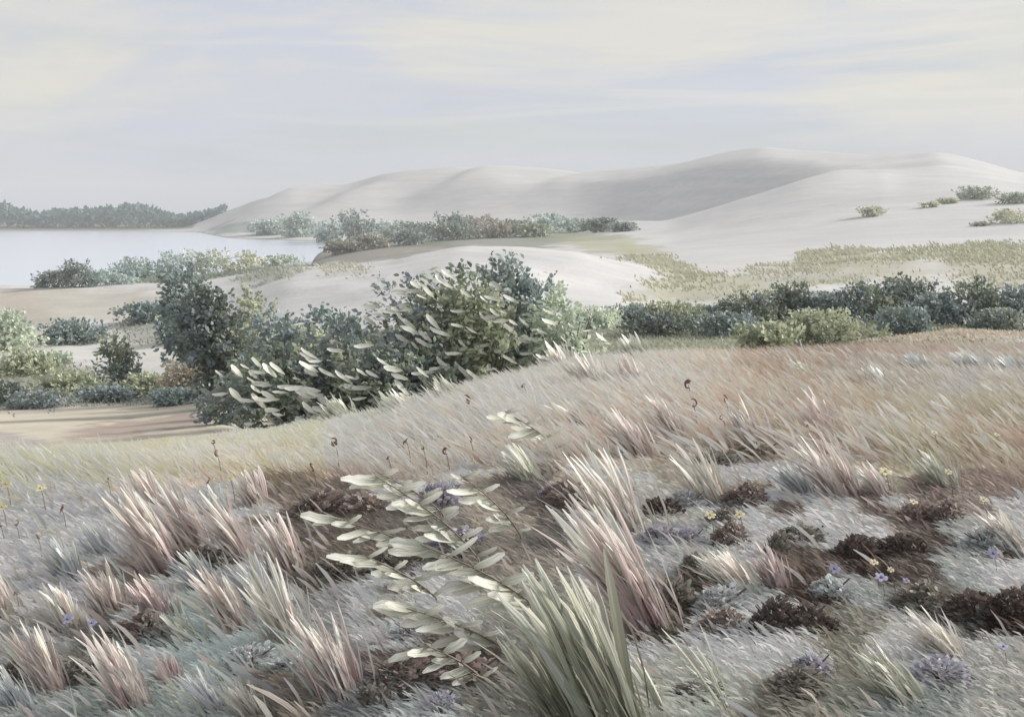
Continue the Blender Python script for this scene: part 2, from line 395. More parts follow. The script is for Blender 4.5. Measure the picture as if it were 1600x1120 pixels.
def fg_color(px, py, x, y, sharp=6, warp=38):
    wx = px + warp * fbm(x * 2.2, y * 2.2, 3) * 1.6; wy = py + warp * .8 * fbm(x * 2.2 + 40, y * 2.2 + 9, 3) * 1.6
    out = np.zeros((len(px), 3))
    for s in range(0, len(px), 20000):
        e = slice(s, s + 20000)
        d = np.hypot((wx[e, None] - FGP[None, :, 0]) / 1.0, (wy[e, None] - FGP[None, :, 1]) * 1.5)
        w = 1 / (d + 6) ** sharp
        out[e] = (w @ FGC) / w.sum(1, keepdims=True)
    return out

SAND = np.array([.535, .53, .525])
# (dist min, dist max, px, py, rx, ry, tilt, colour, weight)
ZONES = [
 (17, 60, 120, 625, 260, 30, 0, (150,150,136), .7), (30, 60, 120, 545, 110, 16, 0, (214,212,206), 1),
 (30, 62, 275, 555, 75, 26, 0, (214,212,206), 1), (34, 70, 290, 515, 110, 26, 0, (158,160,146), .9),
 (36, 70, 60, 585, 90, 22, 0, (150,152,134), .9), (45, 95, 120, 475, 190, 26, 0, (188,182,168), .95), (40, 95, 30, 515, 70, 40, 0, (176,170,158), .9),
 (60, 95, 10, 465, 60, 20, 0, (190,178,166), .7),
 (90, 200, 330, 430, 190, 26, 0, (140,148,132), 1), (55, 95, 430, 428, 60, 12, -.2, (165,168,152), .8), (60, 95, 540, 420, 40, 10, 0, (186,184,168), .6),
 (180, 300, 590, 392, 130, 18, -.1, (128,124,110), 1), (180, 460, 760, 372, 170, 20, 0, (124,130,116), 1), (300, 520, 470, 358, 180, 9, .02, (128,142,140), 1),
 (200, 330, 900, 368, 80, 12, 0, (140,148,128), .9), (85, 260, 960, 384, 90, 15, .12, (176,175,148), 1), (70, 200, 1040, 415, 90, 12, .35, (180,178,152), .9),
 (45, 130, 1110, 450, 110, 22, .05, (176,174,146), .95), (45, 100, 1010, 462, 50, 12, 0, (178,176,150), .7),
 (70, 160, 1310, 408, 70, 20, -.05, (176,174,148), .95), (50, 130, 1270, 432, 120, 18, 0, (180,178,154), .7),
 (70, 150, 1500, 396, 130, 13, -.05, (170,170,142), .95), (50, 130, 1400, 425, 60, 22, .2, (178,176,150), .8), (48, 110, 1560, 420, 90, 30, 0, (172,170,144), .9),
 (48, 110, 1450, 420, 42, 18, 0, (208,204,196), .8), (45, 120, 1180, 462, 70, 9, -.2, (208,204,196), .9), (45, 100, 1030, 478, 70, 9, 0, (208,204,196), .9),
 (20, 50, 1200, 520, 420, 24, 0, (128,130,108), .9), (14, 40, 1020, 540, 240, 34, 0, (164,166,146), 1), (14, 30, 1480, 520, 150, 22, -.06, (188,176,158), 1), (14, 26, 1220, 528, 70, 12, 0, (184,172,154), .8),
 (14, 24, 1450, 548, 200, 18, 0, (132,132,110), .6),
 (15, 42, 560, 590, 280, 90, 0, (120,124,106), .7), (32, 70, 560, 480, 150, 26, 0, (196,196,192), .4),
 (12, 29, 150, 668, 330, 38, -.04, (204,196,180), 1), (12, 29, 235, 664, 150, 13, -.13, (174,160,150), .95), (12, 29, 20, 690, 70, 12, .15, (172,166,164), .8),
]
def zone_masks(x, y, z):
    px = 800 + F * x / np.maximum(y, .5); py = HOR - F * (z - EYE) / np.maximum(y, .5)
    s = np.maximum(y, 1.0)
    nx = fbm(x / s * 60, y / s * 8 + np.log(s) * 30, 4); ny = fbm(x / s * 60 + 50, np.log(s) * 40 + 3, 4)
    for dm, dM, cx, cy, rx, ry, a, c, w in ZONES:
        dx = px + nx * 26 - cx; dy = py + ny * 14 - cy
        u = dx * math.cos(a) + dy * math.sin(a); v = -dx * math.sin(a) + dy * math.cos(a)
        r = np.hypot(u / rx, v / ry)
        m = np.clip((1.12 - r) / .3, 0, 1) * (y > dm) * (y < dM) * w
        yield m, lin(c), c
def land_color(x, y, z):
    n = len(x)
    C = np.tile(SAND, (n, 1))
    C *= (1 + .05 * fbm(x * .05, y * .05, 3))[:, None]
    mid = ((y > 12) & (y < 50) & (z < EYE)).astype(float)[:, None] * .0
    C = C * (1 - mid)
    for m, c, _ in zone_masks(x, y, z):
        m = m * np.where(y > 48, .72, 1.0)
        C = C * (1 - m[:, None]) + (c * .86) * m[:, None]
    nearm = np.clip((np.interp(800 + F * x / np.maximum(y, 2), [330, 480], [14.2, 17.5]) - y + fbm(x * .5, y * .5, 2)) / 2.0, 0, 1)
    idx = np.where(nearm > 0)[0]
    px = 800 + F * x[idx] / np.maximum(y[idx], 2.5); py = HOR - F * (z[idx] - EYE) / np.maximum(y[idx], 2.5)
    g = fg_color(px, np.clip(py, 540, 1130), x[idx], y[idx], 6) * 1.05
    g = g * np.clip(g.mean(1, keepdims=True) / .36, .2, 1.1) ** .5
    C[idx] = C[idx] * (1 - nearm[idx, None]) + g * nearm[idx, None]
    # lake bed and far land
    bed = np.clip((.35 - z) / .5, 0, 1)[:, None]
    C = C * (1 - bed) + np.array([.16, .17, .15]) * bed
    far = np.clip((y - 545) / 30, 0, 1)[:, None] * ((z < 3) & (800 + F * x / np.maximum(y, 1) < 300))[:, None]
    C = C * (1 - far) + np.array([.17, .19, .16]) * far
    return C

# ------------------------------------------------------------------ ground sheet, dunes
ys = np.concatenate([np.arange(-7, 3, .25), np.arange(3, 17, .085), np.geomspace(17, 100, 125)[0:], np.geomspace(101.5, 620, 190), np.geomspace(630, 1180, 24)])
us = np.linspace(-.86, .86, 350)
Y, Ux = np.meshgrid(ys, us, indexing='ij')
X = Ux * (np.maximum(Y, 0) + 8)
Z = H(X, Y)
Vg = np.stack([X, Y, Z], -1).reshape(-1, 3)
nr, nc = X.shape
Cg = land_color(Vg[:, 0], Vg[:, 1], Vg[:, 2])
ii = (np.arange(nr - 1)[:, None] * nc + np.arange(nc - 1)[None])
Qg = np.stack([ii, ii + 1, ii + nc + 1, ii + nc], -1).reshape(-1, 4)
qc = Vg[Qg].mean(1)
qpx = 800 + F * qc[:, 0] / np.maximum(qc[:, 1], 3)
dune_main = (qc[:, 1] > 150) & (qc[:, 1] < 900) & (qpx > 1000 - (qc[:, 1] - 200) * .1)
dune_low = (qc[:, 1] > 478) & (qc[:, 1] < 900) & ~dune_main & (qpx > 300)
def sub(name, mask):
    q = Qg[mask]; u, inv = np.unique(q, return_inverse=True)
    return obj(name, mesh_np(name, Vg[u], inv.reshape(-1, 4), Cg[u]), M_GR)
g0 = sub('ground', ~(dune_main | dune_low)); tag(g0, 'sandy heath sloping down to a lake and rising into dunes', 'ground', kind='structure')
g1 = sub('large_dune', dune_main); tag(g1, 'tall pale sand dune with a shaded left face and two summits', 'dune', kind='structure')
g2 = sub('low_dune', dune_low); tag(g2, 'long low pale dune tapering down to the lake shore', 'dune', kind='structure')

# lake
lx = np.linspace(-1500, 60, 60); ly = np.geomspace(95, 900, 60)
LX, LY = np.meshgrid(lx, ly, indexing='ij')
Vl = np.stack([LX, LY, np.zeros_like(LX)], -1).reshape(-1, 3)
il = (np.arange(59)[:, None] * 60 + np.arange(59)[None])
Ql = np.stack([il, il + 60, il + 61, il + 1], -1).reshape(-1, 4)
M_W, t, b = newmat('lake_water')
b.inputs['Base Color'].default_value = (.60, .65, .75, 1); b.inputs['Roughness'].default_value = .2; b.inputs['IOR'].default_value = 1.33  # pale blue base puts part of the sky reflection into the water colour
n = t.nodes.new('ShaderNodeTexNoise'); n.inputs['Scale'].default_value = .6; n.inputs['Detail'].default_value = 5
tcn = t.nodes.new('ShaderNodeTexCoord'); mp = t.nodes.new('ShaderNodeMapping'); mp.inputs['Scale'].default_value = (.35, 1, 1)
t.links.new(tcn.outputs['Object'], mp.inputs[0]); t.links.new(mp.outputs[0], n.inputs['Vector'])
bp = t.nodes.new('ShaderNodeBump'); bp.inputs['Strength'].default_value = .4; bp.inputs['Distance'].default_value = .1
t.links.new(n.outputs['Fac'], bp.inputs['Height']); t.links.new(bp.outputs[0], b.inputs['Normal'])
lake = obj('lake', mesh_np('lake', Vl, Ql), M_W); tag(lake, 'calm pale lake mirroring the overcast sky', 'lake', kind='structure')

# ------------------------------------------------------------------ shrubs and trees
PAL = {
 'slate': [(78,92,92), (94,106,108), (86,96,88), (105,114,112)],
 'olive': [(120,124,98), (106,112,90), (138,140,114), (96,102,82)],
 'blue':  [(96,104,112), (106,114,120), (86,96,98), (96,104,94)],
 'sage':  [(142,150,134), (156,162,144), (128,136,120), (116,124,112)],
 'brown': [(122,106,94), (110,98,86), (128,118,102), (104,100,84)],
 'teal':  [(118,138,136), (106,126,124), (130,146,140), (120,134,122)],
 'dark':  [(62,72,68), (76,84,74), (72,80,88), (90,96,80)],
 'mix':   [(74,84,72), (96,104,84), (88,94,106), (124,128,102), (66,76,66)],
 'tan':   [(150,146,116), (138,136,106), (160,156,128)],
}
PROF_LEAF = [.25, 1, .85, .05]
def rand_unit(n, r):
    v = r.normal(size=(n, 3)); return norm(v)
def crown_mesh(name, w, h, n, pal, leaf, seed, lobes=9, base=.04, wind=.35, aspect=.42, depth=None, columnar=False, lean=0.0, near=False):
    r = np.random.default_rng(seed)
    depth = depth or w * .8
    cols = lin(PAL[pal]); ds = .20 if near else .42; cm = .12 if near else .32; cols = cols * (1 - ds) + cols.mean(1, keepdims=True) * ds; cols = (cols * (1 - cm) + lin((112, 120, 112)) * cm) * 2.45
    cen = []
    for k in range(lobes):
        a = k * 2.4 + r.random()
        lev = r.random() ** .9
        sp = (1 - .30 * lev ** 2) if not columnar else (1 - .75 * lev)
        rr = r.uniform(.2, .80) * sp
        cen.append((math.cos(a) * rr * w * .5, math.sin(a) * rr * depth * .5, h * (base + .10 + .62 * lev * (1 - .40 * (rr / .8) ** 2)), r.uniform(.18, .42)))
    cen.append((r.uniform(-.15, .15) * w, 0, h * .76, .24)); cen.append((0, 0, h * .28, .42))
    J = 12
    nsp = max(int(n * 2.6) // (J * len(cen)), 4)
    P, Dd, Cc = [], [], []
    for (cx, cy, cz, rad) in cen:
        d = rand_unit(nsp, r)
        rz = max(min(rad * h * .8, h * 1.02 - cz), .12 * h)
        q = .45 + .5 * r.random(nsp) ** .6
        p = np.stack([cx + d[:, 0] * q * rad * w * .62, cy + d[:, 1] * q * rad * depth * .62, cz + d[:, 2] * q * rz], -1)
        sd = norm(d * .75 + rand_unit(nsp, r) * .5 + np.array([-wind * .8, 0, .45]))
        sl = leaf * r.uniform(.8, 2.8, nsp)
        u = np.linspace(0, 1, J)[None] + r.normal(0, .04, (nsp, J))
        pp = p[:, None] + sd[:, None] * (sl[:, None] * u)[..., None] + r.normal(0, .30, (nsp, J, 3)) * leaf
        dd = norm(sd[:, None] * .9 + r.normal(0, .48, (nsp, J, 3)))
        c = cols[r.integers(len(cols))] * r.uniform(.9, 1.1)
        c2 = cols[r.integers(len(cols), size=nsp)]
        mf = np.where(r.random(nsp) < .5, .25, .8)[:, None]
        cs = (c * (1 - mf) + c2 * mf) * r.uniform(.82, 1.2, (nsp, 1))
        P.append(pp.reshape(-1, 3)); Dd.append(dd.reshape(-1, 3))
        Cc.append((cs[:, None] * r.uniform(.88, 1.14, (nsp, J, 1))).reshape(-1, 3))
    P = np.concatenate(P); D = np.concatenate(Dd); Cc = np.concatenate(Cc)
    keep = (P[:, 2] > .01 * h) & (P[:, 2] < h * 1.08); P, D, Cc = P[keep], D[keep], Cc[keep]
    P[:, 0] += lean * w * (P[:, 2] / h - .25)
    m = len(P)
    S = norm(np.cross(D, norm(np.array([.2, -.6, .7]) + r.normal(0, .55, (m, 3)))))
    L = leaf * r.uniform(.4, 1.05, m) * .95
    B = np.array([-.1, 0, -.22]) * r.uniform(.2, 1.2, (m, 1))
    V, Q, C, U = strips(P, D, S, L, L * aspect, B, [.35, 1, .08], Cc * .95, Cc * 1.05)
    return mesh_np(name, V, Q, C, U)
def trunk_mesh(name, w, h, seed, stems=6, single=False, lean=0.0):
    r = np.random.default_rng(seed + 99)
    V, Q, U = [], [], []; n = 0
    def add(pts, rad):
        nonlocal n
        v, q, u = tube(pts, rad, 6); V.append(v); Q.append(q + n); U.append(u); n += len(v)
    R0 = max(.012 * h, .02) * (2.2 if single else 1)
    if single:
        top = np.array([r.uniform(-.05, .05) * w, 0, h * .62])
        pts = np.array([[0, 0, -.05 * h], [.015 * w, 0, .18 * h], [-.01 * w, .01 * w, .4 * h], top])
        add(pts, np.array([1.3, 1, .75, .4]) * R0)
        starts = [np.array([0, 0, .22 * h + .1 * h * k]) for k in range(stems)]
    else:
        starts = [np.array([r.uniform(-.06, .06) * w, r.uniform(-.06, .06) * w, -.05 * h]) for _ in range(stems)]
    for k, s in enumerate(starts):
        a = k * 2.4 + r.random() * .8
        e = np.array([math.cos(a) * w * .3, math.sin(a) * w * .24, h * r.uniform(.55, .8)])
        m = s * .5 + e * .5 + np.array([0, 0, .06 * h])
        add(np.array([s, s * .7 + m * .3, m, e]), np.array([1, .85, .6, .25]) * R0)
    V = np.concatenate(V); V[:, 0] += lean * w * np.clip(V[:, 2] / h - .1, 0, 1)
    return mesh_np(name, V, np.concatenate(Q), None, np.concatenate(U))
seedc = [100]
def shrub(name, label, cat, group, px, d, top, wpx, pal, n=900, leaf_px=9, lobes=9, single=False, wind=.35, columnar=False, aspect=.62, lean=-.06):
    seedc[0] += 1; s = seedc[0]
    p = at(px, d)
    if p[2] < .02: p[2] = .02
    ztop = EYE + (HOR - top) / F * d
    h = max(ztop - p[2], wpx / F * d * .3); w = wpx / F * d * (1.34 if (not single and d < 100) else 1.05)
    o = thing(name, label, cat, p, group)
    tk = obj('trunk', trunk_mesh('trunk', w, h, s, single=single, lean=lean), M_BARK, o)
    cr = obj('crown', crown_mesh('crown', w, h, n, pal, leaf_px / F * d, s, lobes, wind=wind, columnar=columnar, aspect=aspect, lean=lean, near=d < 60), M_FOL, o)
    return o, w, h

G_VAL = 'bushes in the sandy hollow'
for a in [
 ('pale sage bush at the left edge of the sandy hollow', 18, 48, 488, 66, 'sage'),
 ('small grey-green bush on the pale sand below the lake shelf', 115, 51, 503, 76, 'slate'),
 ('wide olive bush spreading in from the left edge of the hollow', 40, 39, 551, 80, 'olive'),
 ('rounded olive bush in the middle of the hollow beside blue-grey bushes', 112, 33, 584, 92, 'olive'),
 ('dark slate bush cut by the left edge low in the hollow', 8, 30, 602, 60, 'dark'),
 ('low blue-grey bush at the bottom of the hollow near the sand track', 58, 29, 622, 70, 'blue'),
 ('low blue-violet bush beneath the upright pointed shrub', 168, 30.5, 608, 56, 'blue'),
 ('low olive bush right of the upright pointed shrub', 232, 32, 586, 62, 'olive'),
 ('russet brown bush left of the dark windblown tree', 298, 31, 568, 86, 'brown'),
 ('low slate bush on the bank under the russet bush', 276, 28, 622, 70, 'slate'),
 ('sage bush half hidden between olive bush and left edge', 70, 42, 556, 60, 'sage'),
 ('dark flat bush on the sand shelf left of the dark tree', 243, 58, 476, 72, 'slate'),
 ('sage scrub on the bank behind the russet bush', 300, 50, 498, 110, 'sage')]:
    shrub('bush', a[0], 'bush', G_VAL, *a[1:], n=900, leaf_px=8)
shrub('bush', 'upright pointed dark green shrub standing alone in the hollow', 'bush', G_VAL, 190, 35, 522, 58, 'mix', n=900, leaf_px=8, columnar=True)
shrub('tree', 'dark windblown tree standing at the edge of the hollow', 'tree', None, 352, 25, 440, 118, 'dark', n=2600, leaf_px=11, lobes=15, single=True, lean=-.42)
shrub('tree', 'slate-green tree behind the dark windblown tree on the left', 'tree', None, 298, 36, 412, 100, 'slate', n=1500, leaf_px=10, lobes=10, single=True, lean=-.3)
shrub('bush', 'tall olive bush on the right flank of the dark windblown tree', 'bush', None, 385, 30, 452, 80, 'olive', n=1400, leaf_px=10)
shrub('bush', 'blue-grey bush at the foot of the dark windblown tree', 'bush', None, 372, 19, 590, 80, 'blue', n=900, leaf_px=10)
G_SH = 'bushes along the near lake shore'
for a in [('squat dark bush on the near lake shore, leftmost of its row', 88, 87, 426, 52, 'slate'),
          ('spiky tall bush on the near lake shore above the sand shelf', 126, 86, 407, 52, 'slate'),
          ('low blue-green bush right of the spiky lakeside bush', 168, 88, 424, 60, 'teal')]:
    shrub('bush', a[0], 'bush', G_SH, *a[1:], n=600, leaf_px=6)
G_SP = 'bushes on the spit in the lake'
for a in [('blue-green bush at the left tip of the lake spit', 212, 138, 406, 80, 'teal'),
          ('taller blue-green bush on the lake spit above the dark tree', 262, 140, 396, 80, 'teal'),
          ('sage green bush at the middle of the lake spit', 322, 142, 392, 92, 'sage'),
          ('yellow-green bush on the right half of the lake spit', 385, 142, 394, 84, 'tan'),
          ('low sage bush where the lake spit meets the white dune', 436, 145, 402, 70, 'sage')]:
    shrub('bush', a[0], 'bush', G_SP, *a[1:], n=600, leaf_px=6, aspect=.6)
G_FT = 'trees at the foot of the far dunes'
for a in [
 ('low blue-green tree clump at the far water edge under the low dune', 425, 420, 346, 66, 'teal'),
 ('rounded blue-green tree left of the twin dark trees by the lake', 468, 395, 335, 52, 'teal'),
 ('dark round tree standing by itself under the low dune', 555, 335, 330, 72, 'slate'),
 ('low teal bush left of the dark round lakeside tree', 512, 350, 348, 52, 'teal'),
 ('low teal bush right of the dark round lakeside tree', 612, 330, 349, 74, 'teal'),
 ('grey-green tree at the left of the dark tree group', 660, 290, 352, 70, 'slate'),
 ('tallest slate tree in the group below the low dune', 708, 270, 336, 82, 'slate'),
 ('brownish tree leaning against the tallest slate tree', 762, 262, 340, 72, 'brown'),
 ('dark squat tree at the right of the brownish tree', 806, 265, 352, 60, 'dark'),
 ('broad teal tree clump in front of the shaded dune face', 856, 285, 345, 88, 'teal'),
 ('teal tree between the broad clump and the dark scrub', 905, 280, 349, 60, 'teal'),
 ('dark olive scrub where the trees end at the white dune', 942, 262, 353, 62, 'dark'),
 ('small dark scrub at the right tip of the far tree line', 975, 255, 356, 40, 'slate')]:
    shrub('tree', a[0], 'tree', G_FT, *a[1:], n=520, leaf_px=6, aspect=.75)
G_PR = 'scrub on the brown point beside the lake'
for a in [
 ('brown scrub at the tip of the point reaching the lake', 535, 216, 391, 62, 'brown'),
 ('brown-green scrub on the point just right of its tip', 585, 214, 378, 66, 'brown'),
 ('slate scrub on the brown point below the tree group', 640, 220, 370, 72, 'slate'),
 ('dark scrub bordering the white hump under the tallest tree', 705, 232, 366, 84, 'mix'),
 ('brown scrub bordering the white hump under the squat tree', 775, 236, 366, 80, 'brown'),
 ('green scrub bordering the white hump, right of the brown scrub', 835, 238, 370, 60, 'olive')]:
    shrub('bush', a[0], 'bush', G_PR, *a[1:], n=520, leaf_px=6, aspect=.75)
G_RB = 'dark bushes in the belt below the white dune'
for a in [
 ('sage bush at the left end of the dark bush belt', 930, 38, 484, 90, 'sage'),
 ('slate bush second from the left in the dark bush belt', 995, 40, 480, 76, 'slate'),
 ('olive bush in the dark belt below the first white sand tongue', 1052, 40, 476, 90, 'olive'),
 ('blue-grey bush in the dark belt right of the olive one', 1112, 41, 484, 80, 'slate'),
 ('dark green bush rising at the middle of the bush belt', 1175, 41, 460, 74, 'mix'),
 ('tall dark bush in the belt left of the grey one', 1238, 42, 446, 74, 'dark'),
 ('grey-blue bush behind the rounded olive mound bush', 1300, 42, 462, 80, 'slate'),
 ('dark bush in the belt right of the rounded olive mound bush', 1358, 42, 448, 90, 'mix'),
 ('tallest dark bush in the belt, under the white sand patch', 1412, 43, 434, 95, 'dark'),
 ('blue-slate bush in the belt below the right sand patch', 1470, 41, 462, 80, 'slate'),
 ('dark bush in the belt second from the right edge', 1530, 41, 440, 76, 'mix'),
 ('dark slate bush at the right edge of the belt', 1592, 41, 452, 80, 'slate'),
 ('low slate bush in front of the belt, left of the tan hump', 1150, 33, 494, 100, 'slate'),
 ('low dark bush in front of the belt above the tan hump', 1420, 34, 484, 90, 'slate'),
 ('low slate bush in front of the belt at the right edge', 1560, 35, 486, 84, 'mix'),
 ('low slate bush in front of the belt near the central shrubs', 1040, 34, 494, 100, 'dark')]:
    shrub('bush', a[0], 'bush', G_RB, *a[1:], n=1100, leaf_px=8)
shrub('bush', 'rounded olive bush in front of the belt beside the tan hump', 'bush', None, 1285, 28, 488, 150, 'olive', n=1500, leaf_px=8)
shrub('bush', 'small olive bush left of the rounded olive mound bush', 'bush', None, 1200, 27, 508, 80, 'olive', n=700, leaf_px=10)
G_DS = 'scrub dotted on the white dune slope'
for a in [
 ('lone low scrub in the middle of the white dune slope', 1362, 200, 351, 42, 'tan'),
 ('small scrub at the left of the curved row on the white dune', 1455, 212, 346, 20, 'tan'),
 ('small scrub second in the curved row on the white dune', 1485, 218, 341, 20, 'tan'),
 ('biggest scrub in the curved row on the white dune', 1527, 224, 325, 58, 'olive'),
 ('scrub at the right edge closing the curved row', 1585, 210, 335, 48, 'olive'),
 ('wide drooping scrub below the curved row at the right edge', 1580, 172, 354, 66, 'tan'),
 ('tiny scrub left of the drooping scrub on the white dune', 1533, 170, 374, 13, 'olive')]:
    shrub('bush', a[0], 'bush', G_DS, *a[1:], n=420, leaf_px=6, aspect=.6)

# central shrubs with broad pale leaves
BL_T = np.linspace(0, 1, 6)
def leaf_variant(i, broad=.30, curve=.12, prof=(.25, .75, 1, 1, .9, .45)):
    r = np.random.default_rng(500 + i)
    t = np.linspace(0, 1, 6); pr = np.array(prof) * r.uniform(.85, 1.15, 6)
    V = []
    for k, tt in enumerate(t):
        x = curve * r.uniform(.6, 1.4) * tt * tt; w = broad * .5 * pr[k]
        y = r.uniform(-.01, .01)
        V += [(x, -w, tt), (x - .22 * w, y, tt), (x, w, tt)]
    Q = []
    for k in range(5):
        a = 3 * k; Q += [[a, a + 1, a + 4, a + 3], [a + 1, a + 2, a + 5, a + 4]]
    U = np.array([((j % 3) * .5 + i * 1.7, t[j // 3]) for j in range(18)])
    return mesh_np('leaf', V, np.array(Q), None, U)
M_PALE = blade_mat('leaf_pale', [(0, (.48, .49, .41)), (.4, (.70, .70, .62)), (1, (.80, .80, .74))], .25)  # silvery leaf colour, whitened so it also carries the highlights
LEAFM = []
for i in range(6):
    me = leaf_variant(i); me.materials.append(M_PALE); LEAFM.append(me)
def orient(o, d, nrm):
    d = Vector(d).normalized(); n = Vector(nrm)
    n = (n - d * n.dot(d)).normalized(); y = d.cross(n)
    from mathutils import Matrix
    o.rotation_mode = 'QUATERNION'
    o.rotation_quaternion = Matrix((n, y, d)).transposed().to_quaternion()
def pale_leaves(root, w, h, n, L, seed, tint=(1, 1, 1), zr=(.12, .92)):
    r = np.random.default_rng(seed)
    for k in range(n):
        u = r.uniform(-.42, .42); v = r.uniform(*zr)
        v *= 1 - .5 * abs(u)
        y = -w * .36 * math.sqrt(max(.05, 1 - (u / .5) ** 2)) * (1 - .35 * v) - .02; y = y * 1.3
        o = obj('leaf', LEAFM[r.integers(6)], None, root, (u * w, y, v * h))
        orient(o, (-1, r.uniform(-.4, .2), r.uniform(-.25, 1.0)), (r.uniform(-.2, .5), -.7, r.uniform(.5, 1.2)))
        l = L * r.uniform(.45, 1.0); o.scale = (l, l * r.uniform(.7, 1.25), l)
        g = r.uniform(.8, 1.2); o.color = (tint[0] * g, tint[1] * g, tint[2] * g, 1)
s1, w1, h1 = shrub('shrub', 'tall central shrub with broad pale windswept leaves against white sand', 'shrub', None, 700, 18, 400, 205, 'mix', n=3800, leaf_px=12, lobes=17, wind=.7, aspect=.58)
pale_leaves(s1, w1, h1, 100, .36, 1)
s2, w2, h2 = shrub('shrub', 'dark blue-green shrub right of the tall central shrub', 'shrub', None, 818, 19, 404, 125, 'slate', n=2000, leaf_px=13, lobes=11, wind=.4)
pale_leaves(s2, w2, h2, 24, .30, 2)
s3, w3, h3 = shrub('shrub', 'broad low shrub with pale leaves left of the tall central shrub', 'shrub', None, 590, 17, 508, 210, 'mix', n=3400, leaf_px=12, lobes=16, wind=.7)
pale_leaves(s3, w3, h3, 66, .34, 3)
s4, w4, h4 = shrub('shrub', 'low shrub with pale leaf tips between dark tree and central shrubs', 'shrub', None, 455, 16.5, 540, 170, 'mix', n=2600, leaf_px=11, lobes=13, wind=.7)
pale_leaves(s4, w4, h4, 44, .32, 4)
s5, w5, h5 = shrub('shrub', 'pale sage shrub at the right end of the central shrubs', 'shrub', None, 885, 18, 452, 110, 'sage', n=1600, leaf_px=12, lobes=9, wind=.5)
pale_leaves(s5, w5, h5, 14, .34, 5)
shrub('shrub', 'slate shrub behind the broad low shrub, against grey sand', 'shrub', None, 540, 27, 478, 130, 'slate', n=1500, leaf_px=11)
shrub('shrub', 'slate shrub reaching up the grey sand beside the olive bush', 'shrub', None, 452, 28, 488, 110, 'slate', n=1400, leaf_px=11)
shrub('shrub', 'olive shrub behind the low pale-tipped shrub', 'shrub', None, 500, 22, 520, 120, 'olive', n=1400, leaf_px=12)
shrub('shrub', 'olive shrub filling the gap between the two tallest central shrubs', 'shrub', None, 765, 17.5, 450, 130, 'olive', n=1700, leaf_px=13, wind=.6)

# far wood beyond the lake: one mass
r = np.random.default_rng(21)
N = 17000
wx = r.uniform(-900, 352, N); wd = r.uniform(618, 690, N)
ht = 12.0 + 7.5 * fbm(wx / 70, wd * 0 + 2, 5) + 2.0 * fbm(wx / 14, wd * .05, 2)
ht *= np.clip((352 - wx) / 130, .3, 1)
X_ = (wx - 800) / F * wd; zb = H(X_, wd)
zf = r.random(N) ** .6
P = np.stack([X_, wd, zb + zf * ht], -1)
cl = lin([(104,122,119), (100,118,115), (112,130,127), (98,114,112)])[(r.random(N) * 4).astype(int)] * np.array([1.12, 1.28, 1.34])  # blue-green tint puts extra distance haze into the leaf colour
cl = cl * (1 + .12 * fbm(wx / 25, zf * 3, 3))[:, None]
D = norm(rand_unit(N, r) * .8 + np.array([-.2, 0, .5])); S = norm(np.cross(D, rand_unit(N, r) + np.array([0, -1, .3])))
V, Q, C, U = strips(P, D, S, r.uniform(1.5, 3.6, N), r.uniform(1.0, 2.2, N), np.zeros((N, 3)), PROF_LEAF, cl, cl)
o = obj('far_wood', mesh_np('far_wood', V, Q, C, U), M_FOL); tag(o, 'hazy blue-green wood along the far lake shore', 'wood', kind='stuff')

# ------------------------------------------------------------------ grass on the dunes and slopes (uncountable)
r = np.random.default_rng(33)
N0 = 520000
gx = r.uniform(-300, 1950, N0); gd = np.exp(r.uniform(math.log(16), math.log(150), N0))
X_ = (gx - 800) / F * gd; zb = H(X_, gd)
prob = np.zeros(N0); cc = np.tile(lin((170,168,146)), (N0, 1))
for m, cl, c in zone_masks(X_, gd, zb):
    green = (max(c) < 195) and (c[1] >= c[0] - 4) or (c == (188,176,158)) or (c == (184,172,154))
    if green:
        prob = np.maximum(prob, m); cc = np.where((m > .4)[:, None], cl[None], cc)
    else:
        prob = prob * (1 - m)
k = r.random(N0) < prob * .34 * np.clip(.75 + 1.3 * fbm(X_ * .25, gd * .12, 3), .05, 1)
gx, gd, X_, zb, cc = gx[k], gd[k], X_[k], zb[k], cc[k]
N = len(gx)
L = r.uniform(3.5, 9, N) / F * gd; L = np.minimum(L, .6)
D = norm(np.stack([r.normal(-.35, .35, N), r.normal(0, .35, N), np.ones(N)], -1))
S = norm(np.stack([np.ones(N), r.normal(0, .4, N), r.normal(0, .2, N)], -1))
cc = (cc * .75 + cc.mean(1, keepdims=True) * .25) * r.uniform(1.0, 1.5, (N, 1))
V, Q, C, U = strips(np.stack([X_, gd, zb - .02], -1), D, S, L, 2.6 / F * gd, np.tile([-.25, 0, -.1], (N, 1)), [.8, 1, .1], cc * .85, cc * 1.1)
o = obj('dune_grass', mesh_np('dune_grass', V, Q, C, U), M_GRASS); tag(o, 'thin olive and tan grass patches on the dune slopes', 'dune grass', kind='stuff')

# ------------------------------------------------------------------ foreground sward
def scatter(n, seed, dmin, dmax, pxa=-120, pxb=1720, side=.42):
    r = np.random.default_rng(seed)
    d = np.sqrt(r.uniform(dmin ** 2, dmax ** 2, n)); px = r.uniform(pxa, pxb, n)
    x = (px - 800) / F * d
    # the same cover goes on for a few metres to either side of the view
    m = int(n * side)
    d2 = r.uniform(min(dmin, 2.2), dmax, m); off = 3.6 * r.random(m) ** 1.15; sg = np.where(r.random(m) < .5, -1, 1)
    x2 = sg * ((pxb - 800) / F * d2 + off)
    x = np.concatenate([x, x2]); d = np.concatenate([d, d2]); px = 800 + F * x / d
    z = H(x, d)
    return r, px, HOR - F * (z - EYE) / d, x, d, z
